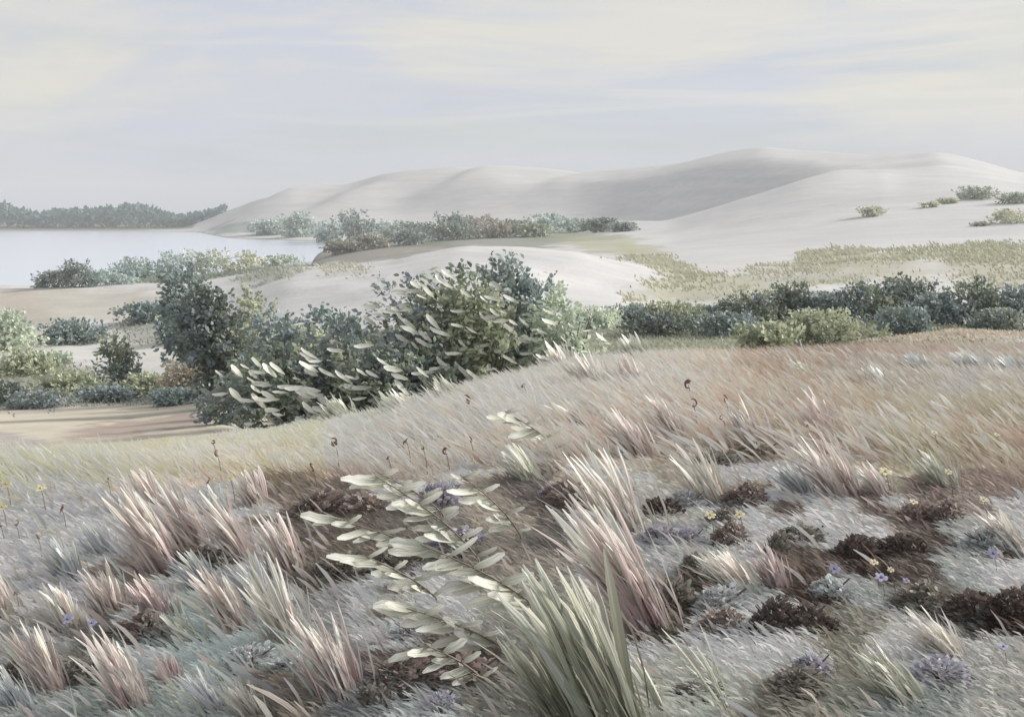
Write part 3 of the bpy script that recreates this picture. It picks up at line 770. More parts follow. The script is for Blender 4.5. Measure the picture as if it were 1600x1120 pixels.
# fine wind-combed grass over the crest
r, px, py, x, d, z = scatter(150000, 41, 3.0, 17.5)
ok_ = d < np.interp(px, [330, 480], [13.6, 17.5]); px, py, x, d, z = px[ok_], py[ok_], x[ok_], d[ok_], z[ok_]
tall = np.clip((np.interp(px, [0, 500, 750, 1000, 1250, 1600], [815, 800, 770, 735, 745, 800]) + 50 * fbm(x * .8, d * .8, 3) - py) / 70, 0, 1)
left = np.clip((720 - px) / 300, 0, 1) * (py < 730)
k = r.random(len(px)) < (.12 + .88 * tall)
px, py, x, d, z, tall, left = px[k], py[k], x[k], d[k], z[k], tall[k], left[k]
N = len(px)
cg = fg_color(px, np.clip(py, 545, 1120), x, d, 4, 45)
pinkn = np.clip(.5 + 1.2 * fbm(x * .7 + 9, d * .7, 3), 0, 1)[:, None]
pk = (.35 * pinkn[:, 0] * np.clip((px - 250) / 350 + (py - 690) / 60, 0, 1))[:, None]
cg = cg * (1 - pk) + lin((208,178,168)) * pk
cg = (cg * .90 + cg.mean(1, keepdims=True) * .10) * np.where((px < 520)[:, None], np.array([1.04, 1.025, .865]), np.where((px > 1150)[:, None], np.array([1.06, 1.02, .99]), np.where((py > 735)[:, None], np.array([1.0, 1.0, 1.0]), np.array([1.18, 1.03, 1.03]))))
cg = cg * r.uniform(.80, 1.28, (N, 1)) * 1.70 * (1 + .20 * fbm(x * 1.1 + 20, d * 1.1, 3))[:, None]
cg = np.minimum(cg, .74) * np.interp(px, [1050, 1250], [1, .86])[:, None]
L = r.uniform(.14, .34, N) * (1 - .68 * left) * np.clip(.5 + .5 * tall, .4, 1)
D = norm(np.stack([r.normal(-.42, .22, N), r.normal(-.05, .25, N), np.ones(N)], -1))
S = norm(np.stack([np.ones(N), r.normal(0, .35, N), r.normal(.3, .2, N)], -1))
B = np.stack([r.uniform(-.45, -.1, N), r.normal(0, .1, N), r.uniform(-.3, -.05, N)], -1)
V, Q, C, U = strips(np.stack([x, d, z - .02], -1), D, S, L, r.uniform(.006, .017, N), B, [.7, 1, .85, .08], cg * .80, np.minimum(cg * 1.14, .80))
o = obj('heath_grass', mesh_np('heath_grass', V, Q, C, U), M_GRASS); tag(o, 'windblown pinkish grass covering the foreground slope', 'grass', kind='stuff')
r, px, py, x, d, z = scatter(15000, 43, 2.9, 15)
k = np.where(px < 560, (py > 770) & (r.random(len(px)) < .42), np.where(py < 735, (px > 640) & (r.random(len(px)) < .40 + .55 * (fbm(x * .9, d * .9, 2) > .05)), (px > 940) & (r.random(len(px)) < .05))); px, py, x, d, z = px[k], py[k], x[k], d[k], z[k]
N = len(px)
lc = lin([(186,172,168), (176,180,182), (206,198,186), (198,180,172), (172,178,176), (166,166,172)])
pick = np.floor(np.clip(.5 + 1.1 * fbm(x * 1.6 + 3, d * 1.6, 3) + r.normal(0, .18, N), 0, .999) * 6).astype(int)
cg = np.where(((px > 600) & (py < 750))[:, None], np.where((r.random(N) < .45)[:, None], lin((208,186,174)), lin((210,202,186))), lc[pick]) * r.uniform(1.15, 1.8, (N, 1))
D = norm(np.stack([r.normal(-.55, .2, N), r.normal(-.1, .2, N), np.ones(N)], -1))
S = norm(np.stack([np.ones(N), r.normal(0, .3, N), r.normal(.4, .2, N)], -1))
B = np.stack([r.uniform(-.4, -.1, N), r.normal(0, .1, N), r.uniform(-.25, -.05, N)], -1)
V, Q, C, U = strips(np.stack([x, d, z - .02], -1), D, S, r.uniform(.10, .24, N) * np.where(py < 735, 1.55, 1), r.uniform(.009, .024, N) * np.where(py < 735, 1.35, 1), B, [.5, .8, 1, .95, .3], np.minimum(cg * .75, .7), np.minimum(cg * 1.15, .78))
o = obj('loose_grass', mesh_np('loose_grass', V, Q, C, U), M_GRASS); tag(o, 'loose broad grass blades in pink, grey and cream between the tufts', 'grass', kind='stuff')
# low mat of broad leaves, lichens and cushion plants
r, px, py, x, d, z = scatter(190000, 42, 2.7, 9.5)
k = (py > np.interp(px, [0, 500, 750, 1000, 1250, 1600], [775, 765, 740, 705, 715, 760]) + 40 * fbm(x * 1.3, d * 1.3, 2)); px, py, x, d, z = px[k], py[k], x[k], d[k], z[k]
N = len(px)
cg = fg_color(px, np.clip(py, 560, 1120), x, d, 12, 62)
cg = cg * r.uniform(.96, 1.05, (N, 1)) * 1.5 * (np.clip(cg.mean(1, keepdims=True) / .36, .2, 1.15) ** .55)
cg = np.minimum((cg * .68 + cg.mean(1, keepdims=True) * .32) * np.array([1.46, 1.43, 1.36]), .68)
az = r.normal(math.pi, .45, N)
el = r.normal(.95, .16, N)
D = np.stack([np.cos(az) * np.cos(el), np.sin(az) * np.cos(el) * .8, np.sin(el)], -1)
S = norm(np.cross(D, np.stack([r.normal(0, .25, N), r.normal(-.9, .2, N), np.full(N, .9)], -1)))
L = r.uniform(.04, .085, N) * np.clip(d / 6, .75, 1.3)
V, Q, C, U = strips(np.stack([x, d, z - .004 + .02 * r.random(N)], -1), D, S, L, L * r.uniform(.10, .20, N), np.tile([-.22, 0, -.3], (N, 1)), [.8, 1, .2], cg * .97, cg * 1.03)
o = obj('ground_cover', mesh_np('ground_cover', V, Q, C, U), M_COVER); tag(o, 'mat of low grey-green and brown heath plants in the foreground', 'ground cover', kind='stuff')

# ------------------------------------------------------------------ blades and tufts (each tuft a thing, each blade a part)
def blade_variant(i, wide=.055, curve=.2, prof=(.5, .72, .88, 1, 1, .82, .18)):
    r = np.random.default_rng(800 + i)
    m = len(prof); t = np.linspace(0, 1, m); V = []
    cv = curve * r.uniform(.4, 1.5); sw = r.uniform(-.05, .05)
    for k, tt in enumerate(t):
        w = wide * .5 * prof[k] * r.uniform(.88, 1.12)
        x = -cv * tt ** 2; zz = tt - .25 * cv * tt ** 2
        V += [(x, -w + sw * tt * tt, zz), (x + .35 * w, sw * tt * tt, zz), (x, w + sw * tt * tt, zz)]
    Q = []
    for k in range(m - 1):
        a = 3 * k; Q += [[a, a + 1, a + 4, a + 3], [a + 1, a + 2, a + 5, a + 4]]
    U = np.array([((j % 3) * .5 + i * 2.3, t[j // 3]) for j in range(3 * m)])
    return V, np.array(Q), U
BLM = {}
for kind, mt in M_B.items():
    BLM[kind] = []
    for i in range(7):
        V, Q, U = blade_variant(i); me = mesh_np('blade', V, Q, None, U); me.materials.append(mt); BLM[kind].append(me)
def tuft(label, px, py, hpx, wpx, kind, lean=.5, n=18, width=1.0, group='windswept grass tufts on the foreground slope', name='grass_tuft', mixk=None, seed=0, cat='grass tuft', d=None, fine=85):
    r = np.random.default_rng(int(px * 7 + py * 13) + seed)
    p = hit(px, py) if d is None else at(px, d)
    s = p[1] / F
    o = thing(name, label, cat, p, group)
    spread = r.uniform(.08, .42); lean = lean * r.uniform(.75, 1.35); n = int(n * r.uniform(.8, 1.2))
    Lm = hpx * 1.0 * s * math.sqrt(1 + lean * lean * .7); W = wpx * s
    for k in range(int(n * 1.45)):
        u = r.uniform(-.5, .5); v = r.uniform(-.5, .5)
        bx, by = u * W * .42, v * W * .42
        bz = float(H(np.array([p[0] + bx]), np.array([p[1] + by]))[0]) - p[2] - .015
        kk = kind if (mixk is None or r.random() > .3) else mixk
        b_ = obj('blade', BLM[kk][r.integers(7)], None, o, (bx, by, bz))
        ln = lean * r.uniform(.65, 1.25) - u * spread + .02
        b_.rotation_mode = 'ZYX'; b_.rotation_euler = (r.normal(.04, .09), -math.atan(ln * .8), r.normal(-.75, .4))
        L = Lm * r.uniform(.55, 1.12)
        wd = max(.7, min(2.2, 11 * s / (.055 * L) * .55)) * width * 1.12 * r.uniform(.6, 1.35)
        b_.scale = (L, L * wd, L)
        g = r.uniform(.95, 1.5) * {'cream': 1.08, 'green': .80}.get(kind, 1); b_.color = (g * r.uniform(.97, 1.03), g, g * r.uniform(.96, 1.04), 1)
    if fine:
        m = fine; fx = r.normal(0, .19, m) * W; fy = r.normal(0, .19, m) * W
        fz = H(p[0] + fx, p[1] + fy) - p[2] - .01
        D = norm(np.stack([-(lean * .8 * r.uniform(.5, 1.4, m)) + fx / max(W, .01) * spread, r.normal(0, .16, m), np.ones(m)], -1))
        S = norm(np.stack([np.ones(m), r.normal(0, .4, m), r.normal(.4, .2, m)], -1))
        B = np.stack([r.uniform(-.35, .02, m), r.normal(0, .08, m), r.uniform(-.25, 0, m)], -1)
        base = np.array(FINE[kind][0]); tip = np.array(FINE[kind][1])
        g = r.uniform(.8, 1.3, (m, 1))
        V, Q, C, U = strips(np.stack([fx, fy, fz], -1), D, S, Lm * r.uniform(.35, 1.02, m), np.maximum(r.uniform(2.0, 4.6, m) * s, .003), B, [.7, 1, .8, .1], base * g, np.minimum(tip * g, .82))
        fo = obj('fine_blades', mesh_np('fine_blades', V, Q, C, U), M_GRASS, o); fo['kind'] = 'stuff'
    return o
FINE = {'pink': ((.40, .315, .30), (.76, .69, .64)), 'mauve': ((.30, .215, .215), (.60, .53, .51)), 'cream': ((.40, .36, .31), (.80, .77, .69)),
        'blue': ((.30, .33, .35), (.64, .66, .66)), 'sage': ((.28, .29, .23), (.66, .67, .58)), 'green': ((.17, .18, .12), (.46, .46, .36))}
TUFTS = [
 ('tall pink tuft rising highest on the left foreground slope', 268, 900, 150, 80, 'pink', .6, 24),
 ('cream-tipped pink tuft right of the highest left tuft', 312, 858, 112, 62, 'pink', .5, 18),
 ('pink tuft with pale broad tips above the dark brown cushion', 388, 882, 118, 60, 'pink', .5, 18),
 ('stout mauve-based tuft with a white tip beside the brown heather', 458, 902, 108, 62, 'pink', .4, 18),
 ('small pink tuft with one white blade, left of the mauve-stalked tuft', 182, 962, 82, 48, 'pink', .3, 13),
 ('dark mauve-stalked tuft under a pale leaf on the left', 252, 968, 76, 52, 'mauve', .45, 14),
 ('pink and mauve tuft leaning left in the middle of the left slope', 378, 988, 112, 66, 'pink', .55, 18),
 ('tall cream tuft with pink base left of the blue-green mat', 458, 1012, 140, 66, 'cream', .4, 20),
 ('largest pink tuft near the bottom, its base glowing rose', 542, 1088, 142, 92, 'pink', .5, 26),
 ('slim pink tuft near the bottom left corner', 88, 1086, 118, 52, 'pink', .45, 14),
 ('pink tuft with blue-grey tips at the bottom left', 212, 1108, 132, 62, 'pink', .5, 18),
 ('short brown tuft behind the blue-grey tipped tuft', 272, 1072, 56, 34, 'mauve', .3, 9),
 ('cream tuft cut by the left edge', 14, 965, 96, 60, 'cream', .5, 14),
 ('thin blue-grey tuft on the bottom edge under the pale leaf', 342, 1118, 80, 46, 'blue', .6, 12),
 ('silver tuft on the bottom edge left of the largest pink tuft', 398, 1122, 72, 44, 'cream', .7, 10),
 ('grey-blue tuft below the yellow flowers on the left', 118, 905, 72, 50, 'blue', .45, 12),
 ('blue-grey tuft leaning toward the left yellow flowers', 172, 872, 66, 52, 'blue', .6, 12),
 ('grey tuft in the bottom left corner', 38, 1112, 82, 52, 'blue', .5, 12),
 ('pale tuft left of the small pink tuft with a white blade', 120, 985, 80, 54, 'cream', .7, 12),
 ('sage grey tuft between the two tall left pink tufts', 330, 925, 70, 50, 'blue', .6, 11),
 ('faint pink tuft at the top of the left slope', 250, 800, 70, 52, 'pink', .6, 13),
 ('grey upright tuft above the pale-tipped pink tuft', 345, 812, 62, 34, 'blue', .2, 10),
 ('faint pink tuft above the stout mauve-based tuft', 408, 800, 66, 46, 'pink', .5, 12),
 ('grey-violet tuft beside the tall cream tuft', 412, 950, 90, 46, 'blue', .5, 12),
 ('blue-green tuft on the mat between two pink tufts', 300, 1010, 60, 52, 'sage', .8, 10),
 ('large fanned cream tuft in the centre, the palest of all', 982, 836, 142, 120, 'cream', .55, 26),
 ('pink-white tuft right of the large fanned cream tuft', 1122, 792, 102, 76, 'cream', .5, 16),
 ('long pink and cream tuft with a crimson base in the centre', 1022, 988, 212, 120, 'pink', .75, 34),
 ('low cream tuft on dark heather right of the centre', 1158, 916, 66, 92, 'cream', .9, 16),
 ('grey-pink tuft next to the low cream tuft', 1218, 920, 76, 46, 'mauve', .4, 12),
 ('pink tuft with white streaks above the pale lichen mat', 1322, 782, 102, 76, 'pink', .6, 18),
 ('short pink tuft right of the white-streaked one', 1384, 782, 62, 44, 'pink', .5, 11),
 ('pale sage tuft among yellow flowers on the right', 1482, 768, 74, 52, 'sage', .6, 12),
 ('cream tuft at the right edge above the brown heather', 1592, 862, 74, 62, 'cream', .9, 14),
 ('cream tuft with grey base in the lower right', 1488, 1030, 84, 76, 'cream', .9, 16),
 ('olive-cream tuft with dark base at the bottom right', 1416, 1092, 92, 92, 'sage', .95, 18),
 ('grey-blue tuft left of the white-streaked pink tuft', 1258, 778, 62, 40, 'blue', .5, 10),
 ('dark-based pink tuft left of the large fanned cream tuft', 1010, 722, 92, 60, 'pink', .4, 16),
 ('pink tuft on the crest below the seed heads', 1062, 690, 80, 56, 'pink', .4, 14),
 ('pink tuft on the slope above the dark heather', 1180, 700, 78, 56, 'pink', .6, 14),
 ('cream-streaked tuft on the right slope near the middle', 1300, 688, 88, 56, 'pink', .6, 14),
 ('silver tuft with frosted head on the right crest', 1452, 590, 46, 46, 'blue', .6, 12),
 ('silver tuft second from the right on the crest', 1540, 590, 50, 46, 'blue', .6, 12),
 ('silver tuft at the right edge of the crest', 1598, 598, 48, 44, 'blue', .5, 11),
 ('silver tuft left of the frosted one on the crest', 1380, 612, 44, 50, 'blue', .6, 11),
 ('pale tuft with a single bright blade on the right slope', 1508, 672, 56, 46, 'cream', .7, 9),
 ('silver tuft on the crest left of the row', 1268, 600, 42, 42, 'sage', .6, 10),
 ('cream tuft on the pink crest, nearest the central shrub', 810, 605, 58, 60, 'cream', .5, 14),
 ('cream tuft on the pink crest under the sage shrub', 882, 590, 56, 60, 'cream', .5, 14),
 ('cream-pink tuft on the crest with the brightest strokes', 935, 615, 66, 56, 'cream', .4, 14),
 ('pink tuft on the crest right of the brightest one', 998, 612, 60, 56, 'pink', .4, 14),
 ('sage tuft on the crest in front of the bush belt', 1000, 560, 40, 60, 'sage', .5, 12),
 ('sage tuft below the low pale-tipped shrub', 448, 668, 50, 50, 'sage', .6, 12),
 ('sage tuft below the broad low shrub', 540, 664, 52, 60, 'sage', .6, 13),
 ('pale sage tuft under the broad low shrub at its right end', 640, 660, 52, 60, 'sage', .7, 13),
 ('pale tuft under the tall central shrub', 715, 640, 56, 56, 'sage', .7, 13),
 ('cream tuft on the pink slope beside the dark seed head', 902, 668, 44, 84, 'cream', 1.3, 12),
 ('grey-green tuft left of the fanned cream tuft', 835, 760, 70, 56, 'sage', .5, 13),
]
for a in TUFTS:
    label, px, py, hp, wp, kind, lean, n = a
    mk = {'pink': 'cream', 'cream': 'pink', 'blue': 'sage', 'mauve': 'pink', 'sage': 'cream'}.get(kind)
    tuft(label, px, py, hp, wp, kind, lean, n, 1.0, mixk=mk)
# big green clump at the bottom centre
tuft('large clump of broad green blades at the bottom centre', 965, 1150, 265, 200, 'green', .36, 52, 1.3, name='grass_clump', mixk='sage', seed=5, group=None, cat='grass clump', fine=50)
tuft('narrow green clump on the bottom edge left of the large one', 890, 1150, 170, 100, 'green', .62, 12, 1.2, name='grass_clump', mixk='sage', seed=6, group=None, cat='grass clump', fine=25)
tuft('single tall grey-green blade sprout right of the large clump', 1140, 1125, 170, 40, 'sage', .45, 4, 1.0, name='grass_sprout', seed=8, group=None, cat='grass', fine=0)
tuft('short grey-green sprout between the large clump and the tall sprout', 1046, 1122, 110, 30, 'sage', .4, 4, 1.0, name='grass_sprout', seed=9, group=None, cat='grass', fine=0)

# leafy plants arching left from the green clump
M_LEAF2 = blade_mat('leaf_silver', [(0, (.30, .31, .24)), (.35, (.53, .53, .45)), (1, (.74, .735, .67))], .22)
LEAF2 = []
for i in range(6):
    me = leaf_variant(20 + i, broad=.25, curve=.16, prof=(.35, .8, 1, 1, .85, .35)); me.materials.append(M_LEAF2); LEAF2.append(me)
def leafy(label, px, py, tip, n, L, seed, sag=.25):
    r = np.random.default_rng(seed)
    p = hit(px, py); s = p[1] / F
    o = thing('leafy_plant', label, 'leafy plant', p, 'arching leafy plants in the foreground')
    e = np.array([(tip[0] - px) * s, -.1, (py - tip[1]) * s])
    pts = np.array([e * np.array([t_ ** 1.35, t_, t_ ** .85]) for t_ in np.linspace(0, 1, 8)])
    pts[0, 2] -= .03
    v, q, u = tube(pts, np.linspace(.005, .002, 8), 5)
    obj('stem', mesh_np('stem', v, q, None, u), M_STEM, o)
    n = int(n * 1.7); L = L * .66
    for k in range(n):
        f = .15 + .85 * (k + r.random()) / n; i = f * 7; a = int(min(i, 6)); c = pts[a] * (1 - i + a) + pts[a + 1] * (i - a)
        b_ = obj('leaf', LEAF2[r.integers(6)], None, o, tuple(c))
        side = -1 if (k % 4) else 1
        dx = side * r.uniform(.7, 1)
        orient(b_, (dx, r.uniform(-.45, .05), r.uniform(-.35, .45) if side < 0 else r.uniform(.1, .5)), (r.uniform(-.2, .2), -.8, r.uniform(.5, 1.1)))
        l = L * r.uniform(.7, 1.3) * (1 if side < 0 else .7); b_.scale = (l, l * r.uniform(.75, 1.3), l)
        g = r.uniform(.85, 1.35); b_.color = (g, g, g * .99, 1)
for i, a in enumerate([
 ('tallest arching leafy plant with pale leaves reaching up left', 760, 905, (590, 735), 12, .24),
 ('arching leafy plant with pale leaves over the dark heather', 700, 890, (520, 800), 9, .23),
 ('arching leafy plant with broad silver leaves behind the green clump', 860, 985, (660, 840), 12, .24),
 ('low arching leafy plant with pale leaves over the white mat', 800, 1030, (640, 935), 9, .20),
 ('upright leafy plant above the green clump with upturned leaves', 820, 860, (720, 735), 8, .22),
 ('low leafy plant with narrow pale leaves left of the silver one', 690, 950, (570, 855), 8, .21),
 ('leafy plant with pale leaves below the round seed head', 700, 820, (590, 730), 8, .22),
 ('small leafy plant with grey leaves beside the russet cushions', 760, 1075, (670, 990), 7, .17),
 ('small leafy plant with cream leaves on the pink slope by the fanned tuft', 880, 720, (790, 640), 8, .26)]):
    leafy(*a, i + 1)

# ------------------------------------------------------------------ heather and cushion plants
def cushion_mesh(i):
    r = np.random.default_rng(900 + i); n = 420
    d = rand_unit(n, r); d[:, 2] = np.abs(d[:, 2])
    q = r.uniform(.75, 1.02, n) * (1 + .18 * fbm(d[:, 0] * 2 + i, d[:, 1] * 2, 2))
    P = np.stack([d[:, 0] * q * .5, d[:, 1] * q * .5, d[:, 2] * q], -1)
    D = norm(d * .7 + rand_unit(n, r) * .5 + np.array([-.2, 0, .3])); S = norm(np.cross(D, d + rand_unit(n, r) * .4))
    g = r.uniform(.7, 1.3, (n, 1)) * (1 + .3 * fbm(d[:, 0] * 2.5 + 7 * i, d[:, 2] * 2.5, 2))[:, None] * np.ones((n, 3))
    g[:, 0] *= r.uniform(.95, 1.12, n)
    L = r.uniform(.10, .22, n)
    V, Q, C, U = strips(P, D, S, L, L * .6, np.tile([0, 0, -.1], (n, 1)), [.4, 1, .9, .3], g * .9, g * 1.05)
    return mesh_np('foliage', V, Q, C, U)
CUSH = [cushion_mesh(i) for i in range(6)]
for m_ in CUSH: m_.materials.append(M_FOL)
def twig_mesh(i):
    r = np.random.default_rng(950 + i); V, Q, U = [], [], []; n = 0
    for k in range(7):
        a = r.uniform(0, 6.28); e = np.array([math.cos(a) * .42, math.sin(a) * .42, r.uniform(.6, .95)])
        v, q, u = tube(np.array([[0, 0, -.1], e * .5 + [0, 0, .1], e]), np.array([.03, .02, .012]), 5)
        V.append(v); Q.append(q + n); U.append(u); n += len(v)
    return mesh_np('twigs', np.concatenate(V), np.concatenate(Q), None, np.concatenate(U))
TWIG = [twig_mesh(i) for i in range(3)]
for m_ in TWIG: m_.materials.append(M_BARK)
def cushion(label, px, py, wpx, hpx, c, k):
    p = hit(px, py); s = p[1] / F
    o = thing('heather_cushion', label, 'heather', p, 'low heather cushions in the foreground')
    r = random.Random(k)
    f = obj('foliage', CUSH[k % 6], None, o); f.scale = (wpx * s, wpx * s * .8, hpx * s * .85); f.rotation_euler[2] = r.uniform(0, 6.28) * 0 + (math.pi if k % 2 else 0)
    f.location.z = -.01
    cl = lin(c); cl = (cl * .5 + cl.mean() * .5) * 2.2; f.color = (*cl, 1)
    tw = obj('twigs', TWIG[k % 3], None, o); tw.scale = f.scale
BR, DK, OL, GR, TE, VI = (112,96,86), (78,64,56), (104,100,86), (150,152,150), (132,140,142), (124,124,138)
for k, a in enumerate([
 ('dark brown cushion under the cream-tipped pink tuft', 300, 895, 70, 46, BR),
 ('brown cushion right of the first one on the left slope', 345, 892, 60, 40, OL),
 ('wide brown heather cushion at the top of the central slope', 500, 812, 90, 50, BR),
 ('brown heather cushion left of the arching leaves', 570, 810, 80, 46, BR),
 ('olive-brown cushion below the wide heather', 530, 905, 90, 50, OL),
 ('olive cushion behind the leafy stems', 620, 895, 90, 44, OL),
 ('grey-violet cushion among the leafy stems', 690, 800, 70, 56, VI),
 ('grey cushion under the silver leaves', 720, 860, 100, 40, VI),
 ('russet cushion on the bare brown patch left of the green clump', 630, 1070, 120, 52, BR),
 ('russet cushion touching the green clump from the left', 730, 1072, 110, 56, BR),
 ('slate cushion on the bottom edge below the russet ones', 690, 1112, 60, 40, VI),
 ('olive cushion on the bottom edge right of the largest pink tuft', 585, 1108, 60, 46, OL),
 ('brown cushion at the bottom left between pink tufts', 140, 1070, 90, 52, OL),
 ('grey-brown cushion beneath the dark mauve-stalked tuft', 222, 1000, 90, 48, BR),
 ('grey-brown cushion at the left edge near the bottom', 30, 1075, 80, 56, OL),
 ('brown cushion behind the large fanned cream tuft', 890, 800, 80, 60, BR),
 ('violet-grey cushion left of the fanned cream tuft', 865, 785, 46, 36, VI),
 ('dark curled cushion right of the fanned cream tuft', 1035, 812, 66, 42, DK),
 ('blue-grey cushion under the pink-white tuft', 1075, 798, 60, 40, TE),
 ('brown cushion between the pink-white tuft and lichen mat', 1165, 795, 76, 46, BR),
 ('dark olive cushion beside the two curled yellow flowers', 1130, 822, 60, 32, OL),
 ('dark brown cushion above the pale lichen on the right slope', 1185, 722, 66, 36, OL),
 ('dark olive cushion on the slope near the crest grass', 1120, 735, 80, 36, OL),
 ('violet cushion row beneath the fanned cream tuft', 1030, 850, 54, 36, VI),
 ('second violet cushion beneath the dark curled cushion', 1078, 852, 50, 34, VI),
 ('olive-brown cushion in the middle of the right side', 1140, 858, 60, 50, BR),
 ('upright dark olive cushion right of the grey-pink tuft', 1215, 872, 40, 46, OL),
 ('wide dark olive cushion below the lichen mat', 1255, 850, 76, 36, OL),
 ('dark russet cushion on the right, largest of its pair', 1340, 876, 66, 52, DK),
 ('dark russet cushion right of the largest of its pair', 1412, 868, 66, 40, DK),
 ('brown cushion below the right yellow flowers', 1435, 818, 60, 40, BR),
 ('mauve-brown cushion at the right above the teal plants', 1478, 820, 60, 44, BR),
 ('teal cushion at the right edge under the cream tuft', 1540, 862, 76, 40, TE),
 ('teal cushion among violet flowers on the right', 1300, 938, 66, 44, TE),
 ('dark olive cushion right of the crimson-based tuft', 1055, 958, 66, 70, OL),
 ('dark olive cushion beneath the low cream tuft', 1092, 905, 60, 50, OL),
 ('teal cushion beneath the grey-pink tuft', 1130, 955, 86, 44, TE),
 ('red-brown cushion in the lower right row, at its left end', 1130, 986, 76, 40, BR),
 ('darkest red-brown cushion in the lower right row', 1210, 990, 70, 60, DK),
 ('red-brown cushion right of the darkest one', 1262, 985, 66, 52, DK),
 ('small dark cushion closing the lower right row', 1298, 988, 36, 30, DK),
 ('dark brown cushion left of the right edge', 1525, 968, 90, 52, DK),
 ('dark brown cushion cut by the right edge', 1592, 968, 80, 56, DK),
 ('olive-grey cushion between the dark cushions on the right', 1440, 950, 90, 46, OL),
 ('dark curved cushion on grey ground at the bottom right', 1245, 1078, 90, 40, OL),
 ('grey cushion behind the olive-cream bottom tuft', 1270, 1058, 60, 46, VI),
 ('slate cushion under the cream tuft with grey base', 1470, 1062, 90, 46, VI),
 ('dark olive streaked cushion right of the green clump', 1095, 1085, 80, 24, OL),
 ('blue-green cushion between the left pink tufts', 395, 1040, 80, 40, TE),
 ('blue-green cushion left of the largest pink tuft', 455, 1052, 60, 36, TE),
 ('pale blue-green cushion on the white mat at the centre', 650, 1000, 80, 36, TE)]):
    cushion(*a, k + 1)

# ------------------------------------------------------------------ flowers and seed heads
def petal_mesh(i, m, broad=.6):
    V = [(0, -.08, 0), (0, .08, 0), (.5, -broad / 2, .16), (.5, broad / 2, .16), (1, -.22, .05 + .1 * i), (1, .22, .05 + .1 * i)]
    me = mesh_np('petal', V, np.array([[0, 1, 3, 2], [2, 3, 5, 4]]), None, np.array([(0, 0), (1, 0), (0, .5), (1, .5), (0, 1), (1, 1)]))
    me.materials.append(m); return me
PET = {'y': [petal_mesh(i, M_YEL) for i in range(3)], 'v': [petal_mesh(i, M_VIO, .7) for i in range(3)]}
def disc_mesh(m):
    v, q, u = tube(np.array([[0, 0, 0], [0, 0, .25], [0, 0, .45]]), np.array([.28, .3, .05]), 8)
    me = mesh_np('flower_centre', v, q, None, u); me.materials.append(m); return me
CEN = {'y': disc_mesh(plain('centre_yellow', (.50, .38, .12))), 'v': disc_mesh(plain('centre_violet', (.16, .13, .24)))}
def stem_mesh():
    v, q, u = tube(np.array([[0, 0, -.15], [-.03, 0, .35], [-.09, 0, .7], [-.18, 0, 1.0]]), np.array([.02, .017, .014, .012]), 5)
    me = mesh_np('stem', v, q, None, u); me.materials.append(M_STEM); return me
STEM = stem_mesh()
def flower(label, px, py, size, kind, stem=46):
    r = random.Random(int(px + py * 3))
    p = hit(px, py + stem * .8); s = p[1] / F
    nm = {'y': ('yellow_flower', 'yellow flowers among the grass'), 'v': ('violet_flower', 'violet flowers low in the heath')}[kind]
    o = thing(nm[0], label, 'flower', p, nm[1])
    hgt = stem * s
    st = obj('stem', STEM, None, o); st.scale = (hgt, hgt * .6, hgt)
    top = Vector((-.18 * hgt, 0, hgt))
    R = size * .35 * s
    tilt = r.uniform(.3, .8)
    from mathutils import Euler
    for k in range(6):
        e = Euler((tilt, 0, 0)).to_matrix() @ Euler((0, 0, k * math.pi / 3 + r.random() * .3)).to_matrix()
        b_ = obj('petal', PET[kind][k % 3], None, o, top); b_.rotation_euler = e.to_euler(); b_.scale = (R, R, R)
    c_ = obj('flower_centre', CEN[kind], None, o, top); c_.rotation_euler = (tilt, 0, 0); c_.scale = (R * .8,) * 3
for a in [
 ('large pale yellow flower on the right slope below the pink grass', 1392, 748, 30, 'y'),
 ('yellow flower right of the pale sage tuft', 1490, 747, 18, 'y'),
 ('small yellow flower highest on the right slope', 1468, 686, 16, 'y'),
 ('yellow flower bud far right on the slope', 1566, 690, 14, 'y'),
 ('yellow flower above the mauve-brown cushion on the right', 1436, 794, 20, 'y'),
 ('yellow flower near the right edge above the teal cushion', 1545, 791, 18, 'y'),
 ('yellow flower on the olive cushion, left of two', 1118, 815, 26, 'y'),
 ('yellow flower on the olive cushion, right of two', 1164, 814, 24, 'y'),
 ('round yellow flower beside the violet flowers', 1374, 888, 20, 'y'),
 ('small round yellow flower right of the violet flowers', 1400, 900, 16, 'y'),
 ('yellow flower at the top left of the slope', 18, 765, 26, 'y'),
 ('yellow flower second from the left edge', 72, 773, 26, 'y'),
 ('yellow flower lowest at the left edge', 12, 802, 22, 'y'),
 ('yellow flower above the stout mauve-based tuft', 368, 758, 18, 'y'),
 ('yellow flower on the pink slope above the brown heather', 402, 744, 16, 'y'),
 ('yellow flower beside the top of the green clump', 842, 940, 20, 'y'),
 ('violet flower left of the round yellow flower', 1310, 896, 26, 'v'),
 ('violet flower below the round yellow flower', 1383, 912, 30, 'v'),
 ('violet flower right of the teal cushion', 1422, 914, 16, 'v'),
 ('violet flower alone on grey ground at the lower right', 1574, 1018, 22, 'v'),
 ('violet flower below the cream tuft at the right edge', 1558, 872, 26, 'v'),
 ('violet flower beside the small pink tuft on the left', 112, 974, 26, 'v'),
 ('violet flower right of the other one on the left slope', 150, 980, 22, 'v')]:
    flower(*a, stem=34 if a[4] == 'v' else 46)

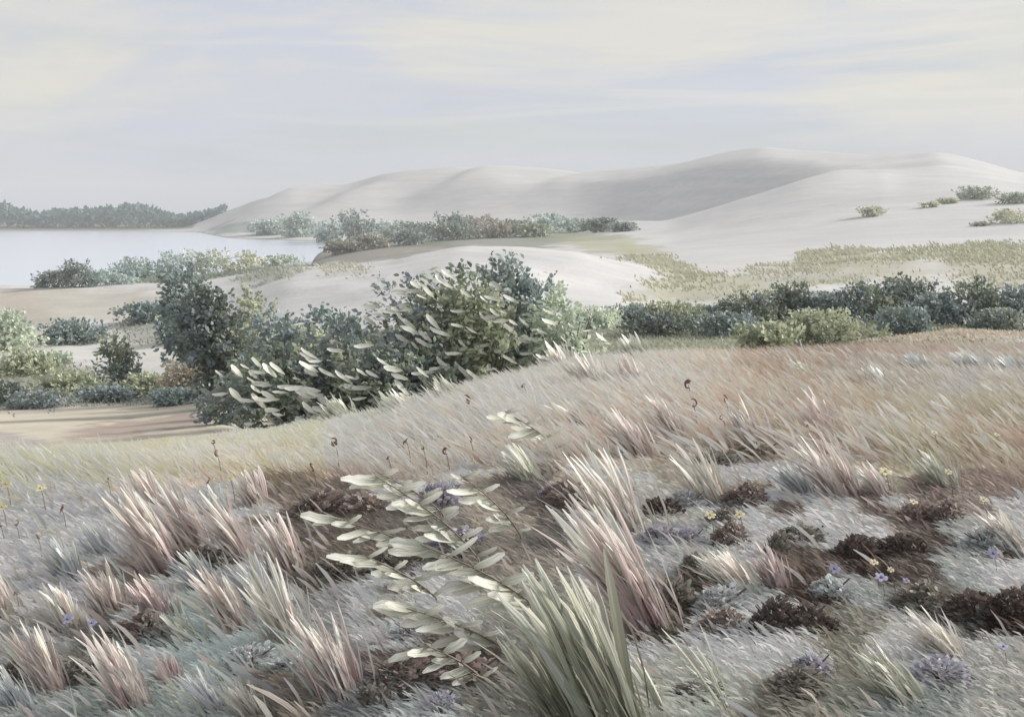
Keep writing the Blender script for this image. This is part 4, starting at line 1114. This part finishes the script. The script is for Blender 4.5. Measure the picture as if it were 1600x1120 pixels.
def seed_mesh(i):
    r = np.random.default_rng(970 + i); V, Q, U = [], [], []; n = 0
    def add(p, rad):
        nonlocal n
        v, q, u = tube(p, rad, 6); V.append(v); Q.append(q + n); U.append(u); n += len(v)
    for k in range(2 + i % 2):
        a0 = r.uniform(0, 6.28); R = r.uniform(.28, .5); th = np.linspace(a0, a0 + r.uniform(2.4, 4.4), 9)
        off = r.uniform(-.2, .2, 3)
        add(np.stack([np.cos(th) * R, np.sin(th) * R * .5, np.sin(th) * R * .9], -1) + off, np.array([.03, .08, .12, .13, .12, .11, .1, .07, .02]))
    return mesh_np('seed_pod', np.concatenate(V), np.concatenate(Q), None, np.concatenate(U))
SEED = [seed_mesh(i) for i in range(5)]
for m_ in SEED: m_.materials.append(M_SEED)
for k, a in enumerate([
 ('curled dark seed head highest on the left slope', 340, 697, 18), ('dark seed head below the highest left one', 346, 714, 20),
 ('looped dark seed head above the white leaf', 496, 738, 26), ('paired dark seed head left of the centre', 530, 696, 28),
 ('crescent seed head in the middle of the pink slope', 642, 694, 20), ('small seed head right of the crescent one', 668, 708, 16),
 ('seed head second right of the crescent one', 703, 711, 20), ('round dark seed head left of the pale leaf', 742, 694, 20),
 ('largest brown seed head under the central shrub', 738, 630, 30), ('seed head on the pink slope by the cream tuft', 826, 608, 14),
 ('seed head just above the arching leafy plant', 614, 722, 18), ('upper dark seed head on the right pink crest', 1082, 606, 26),
 ('lower dark seed head on the right pink crest', 1090, 638, 26), ('seed head right of the pair on the pink crest', 1140, 628, 24),
 ('small seed head below the crest pair', 1136, 658, 16), ('seed head above the sage mat on the right', 1270, 672, 16),
 ('dark seed head on the left slope above the grey-blue tuft', 104, 802, 24), ('seed head left edge, upper of the small ones', 32, 824, 16),
 ('seed head left edge beside the upper small one', 8, 826, 14), ('round seed head left of the blue-grey tuft', 66, 844, 18),
 ('seed head at the left edge by the cream tuft', 32, 934, 18), ('small dark seed head on top of the tall left tuft', 175, 757, 14),
 ('dark seed head above the grey upright tuft', 332, 758, 18), ('seed head on the tip of the cream-tipped tuft', 224, 750, 12)]):
    label, px, py, sz = a
    stem = 40
    p = hit(px, py + stem * .85); s = p[1] / F
    o = thing('dried_flower', label, 'seed head', p, 'dark seed heads on thin stalks')
    h_ = stem * s
    st = obj('stem', STEM, None, o); st.scale = (h_, h_ * .5, h_)
    b_ = obj('seed_pod', SEED[k % 5], None, o, (-.18 * h_, 0, h_)); b_.scale = (sz * s * .48,) * 3; b_.rotation_euler = (0, 0, k * 1.1)

# ------------------------------------------------------------------ haze
x0, x1, y0, y1, z0, z1 = -1550, 1100, -30, 1200, -3.5, 41
V = [(x0, y0, z0), (x1, y0, z0), (x1, y1, z0), (x0, y1, z0), (x0, y0, z1), (x1, y0, z1), (x1, y1, z1), (x0, y1, z1)]
me = mesh_np('haze', V, np.array([[3, 2, 1, 0], [4, 5, 6, 7], [0, 1, 5, 4], [1, 2, 6, 5], [2, 3, 7, 6], [3, 0, 4, 7]]), smooth=False)
hm = bpy.data.materials.new('haze'); hm.use_nodes = True; ht_ = hm.node_tree; ht_.nodes.clear()
ho = ht_.nodes.new('ShaderNodeOutputMaterial'); pv = ht_.nodes.new('ShaderNodeVolumePrincipled')
pv.inputs['Color'].default_value = (.97, .985, 1, 1); pv.inputs['Density'].default_value = .0006
ht_.links.new(pv.outputs[0], ho.inputs['Volume'])
hz = obj('haze', me, hm); tag(hz, 'thin pale haze over the lake and dunes', 'haze', kind='stuff')
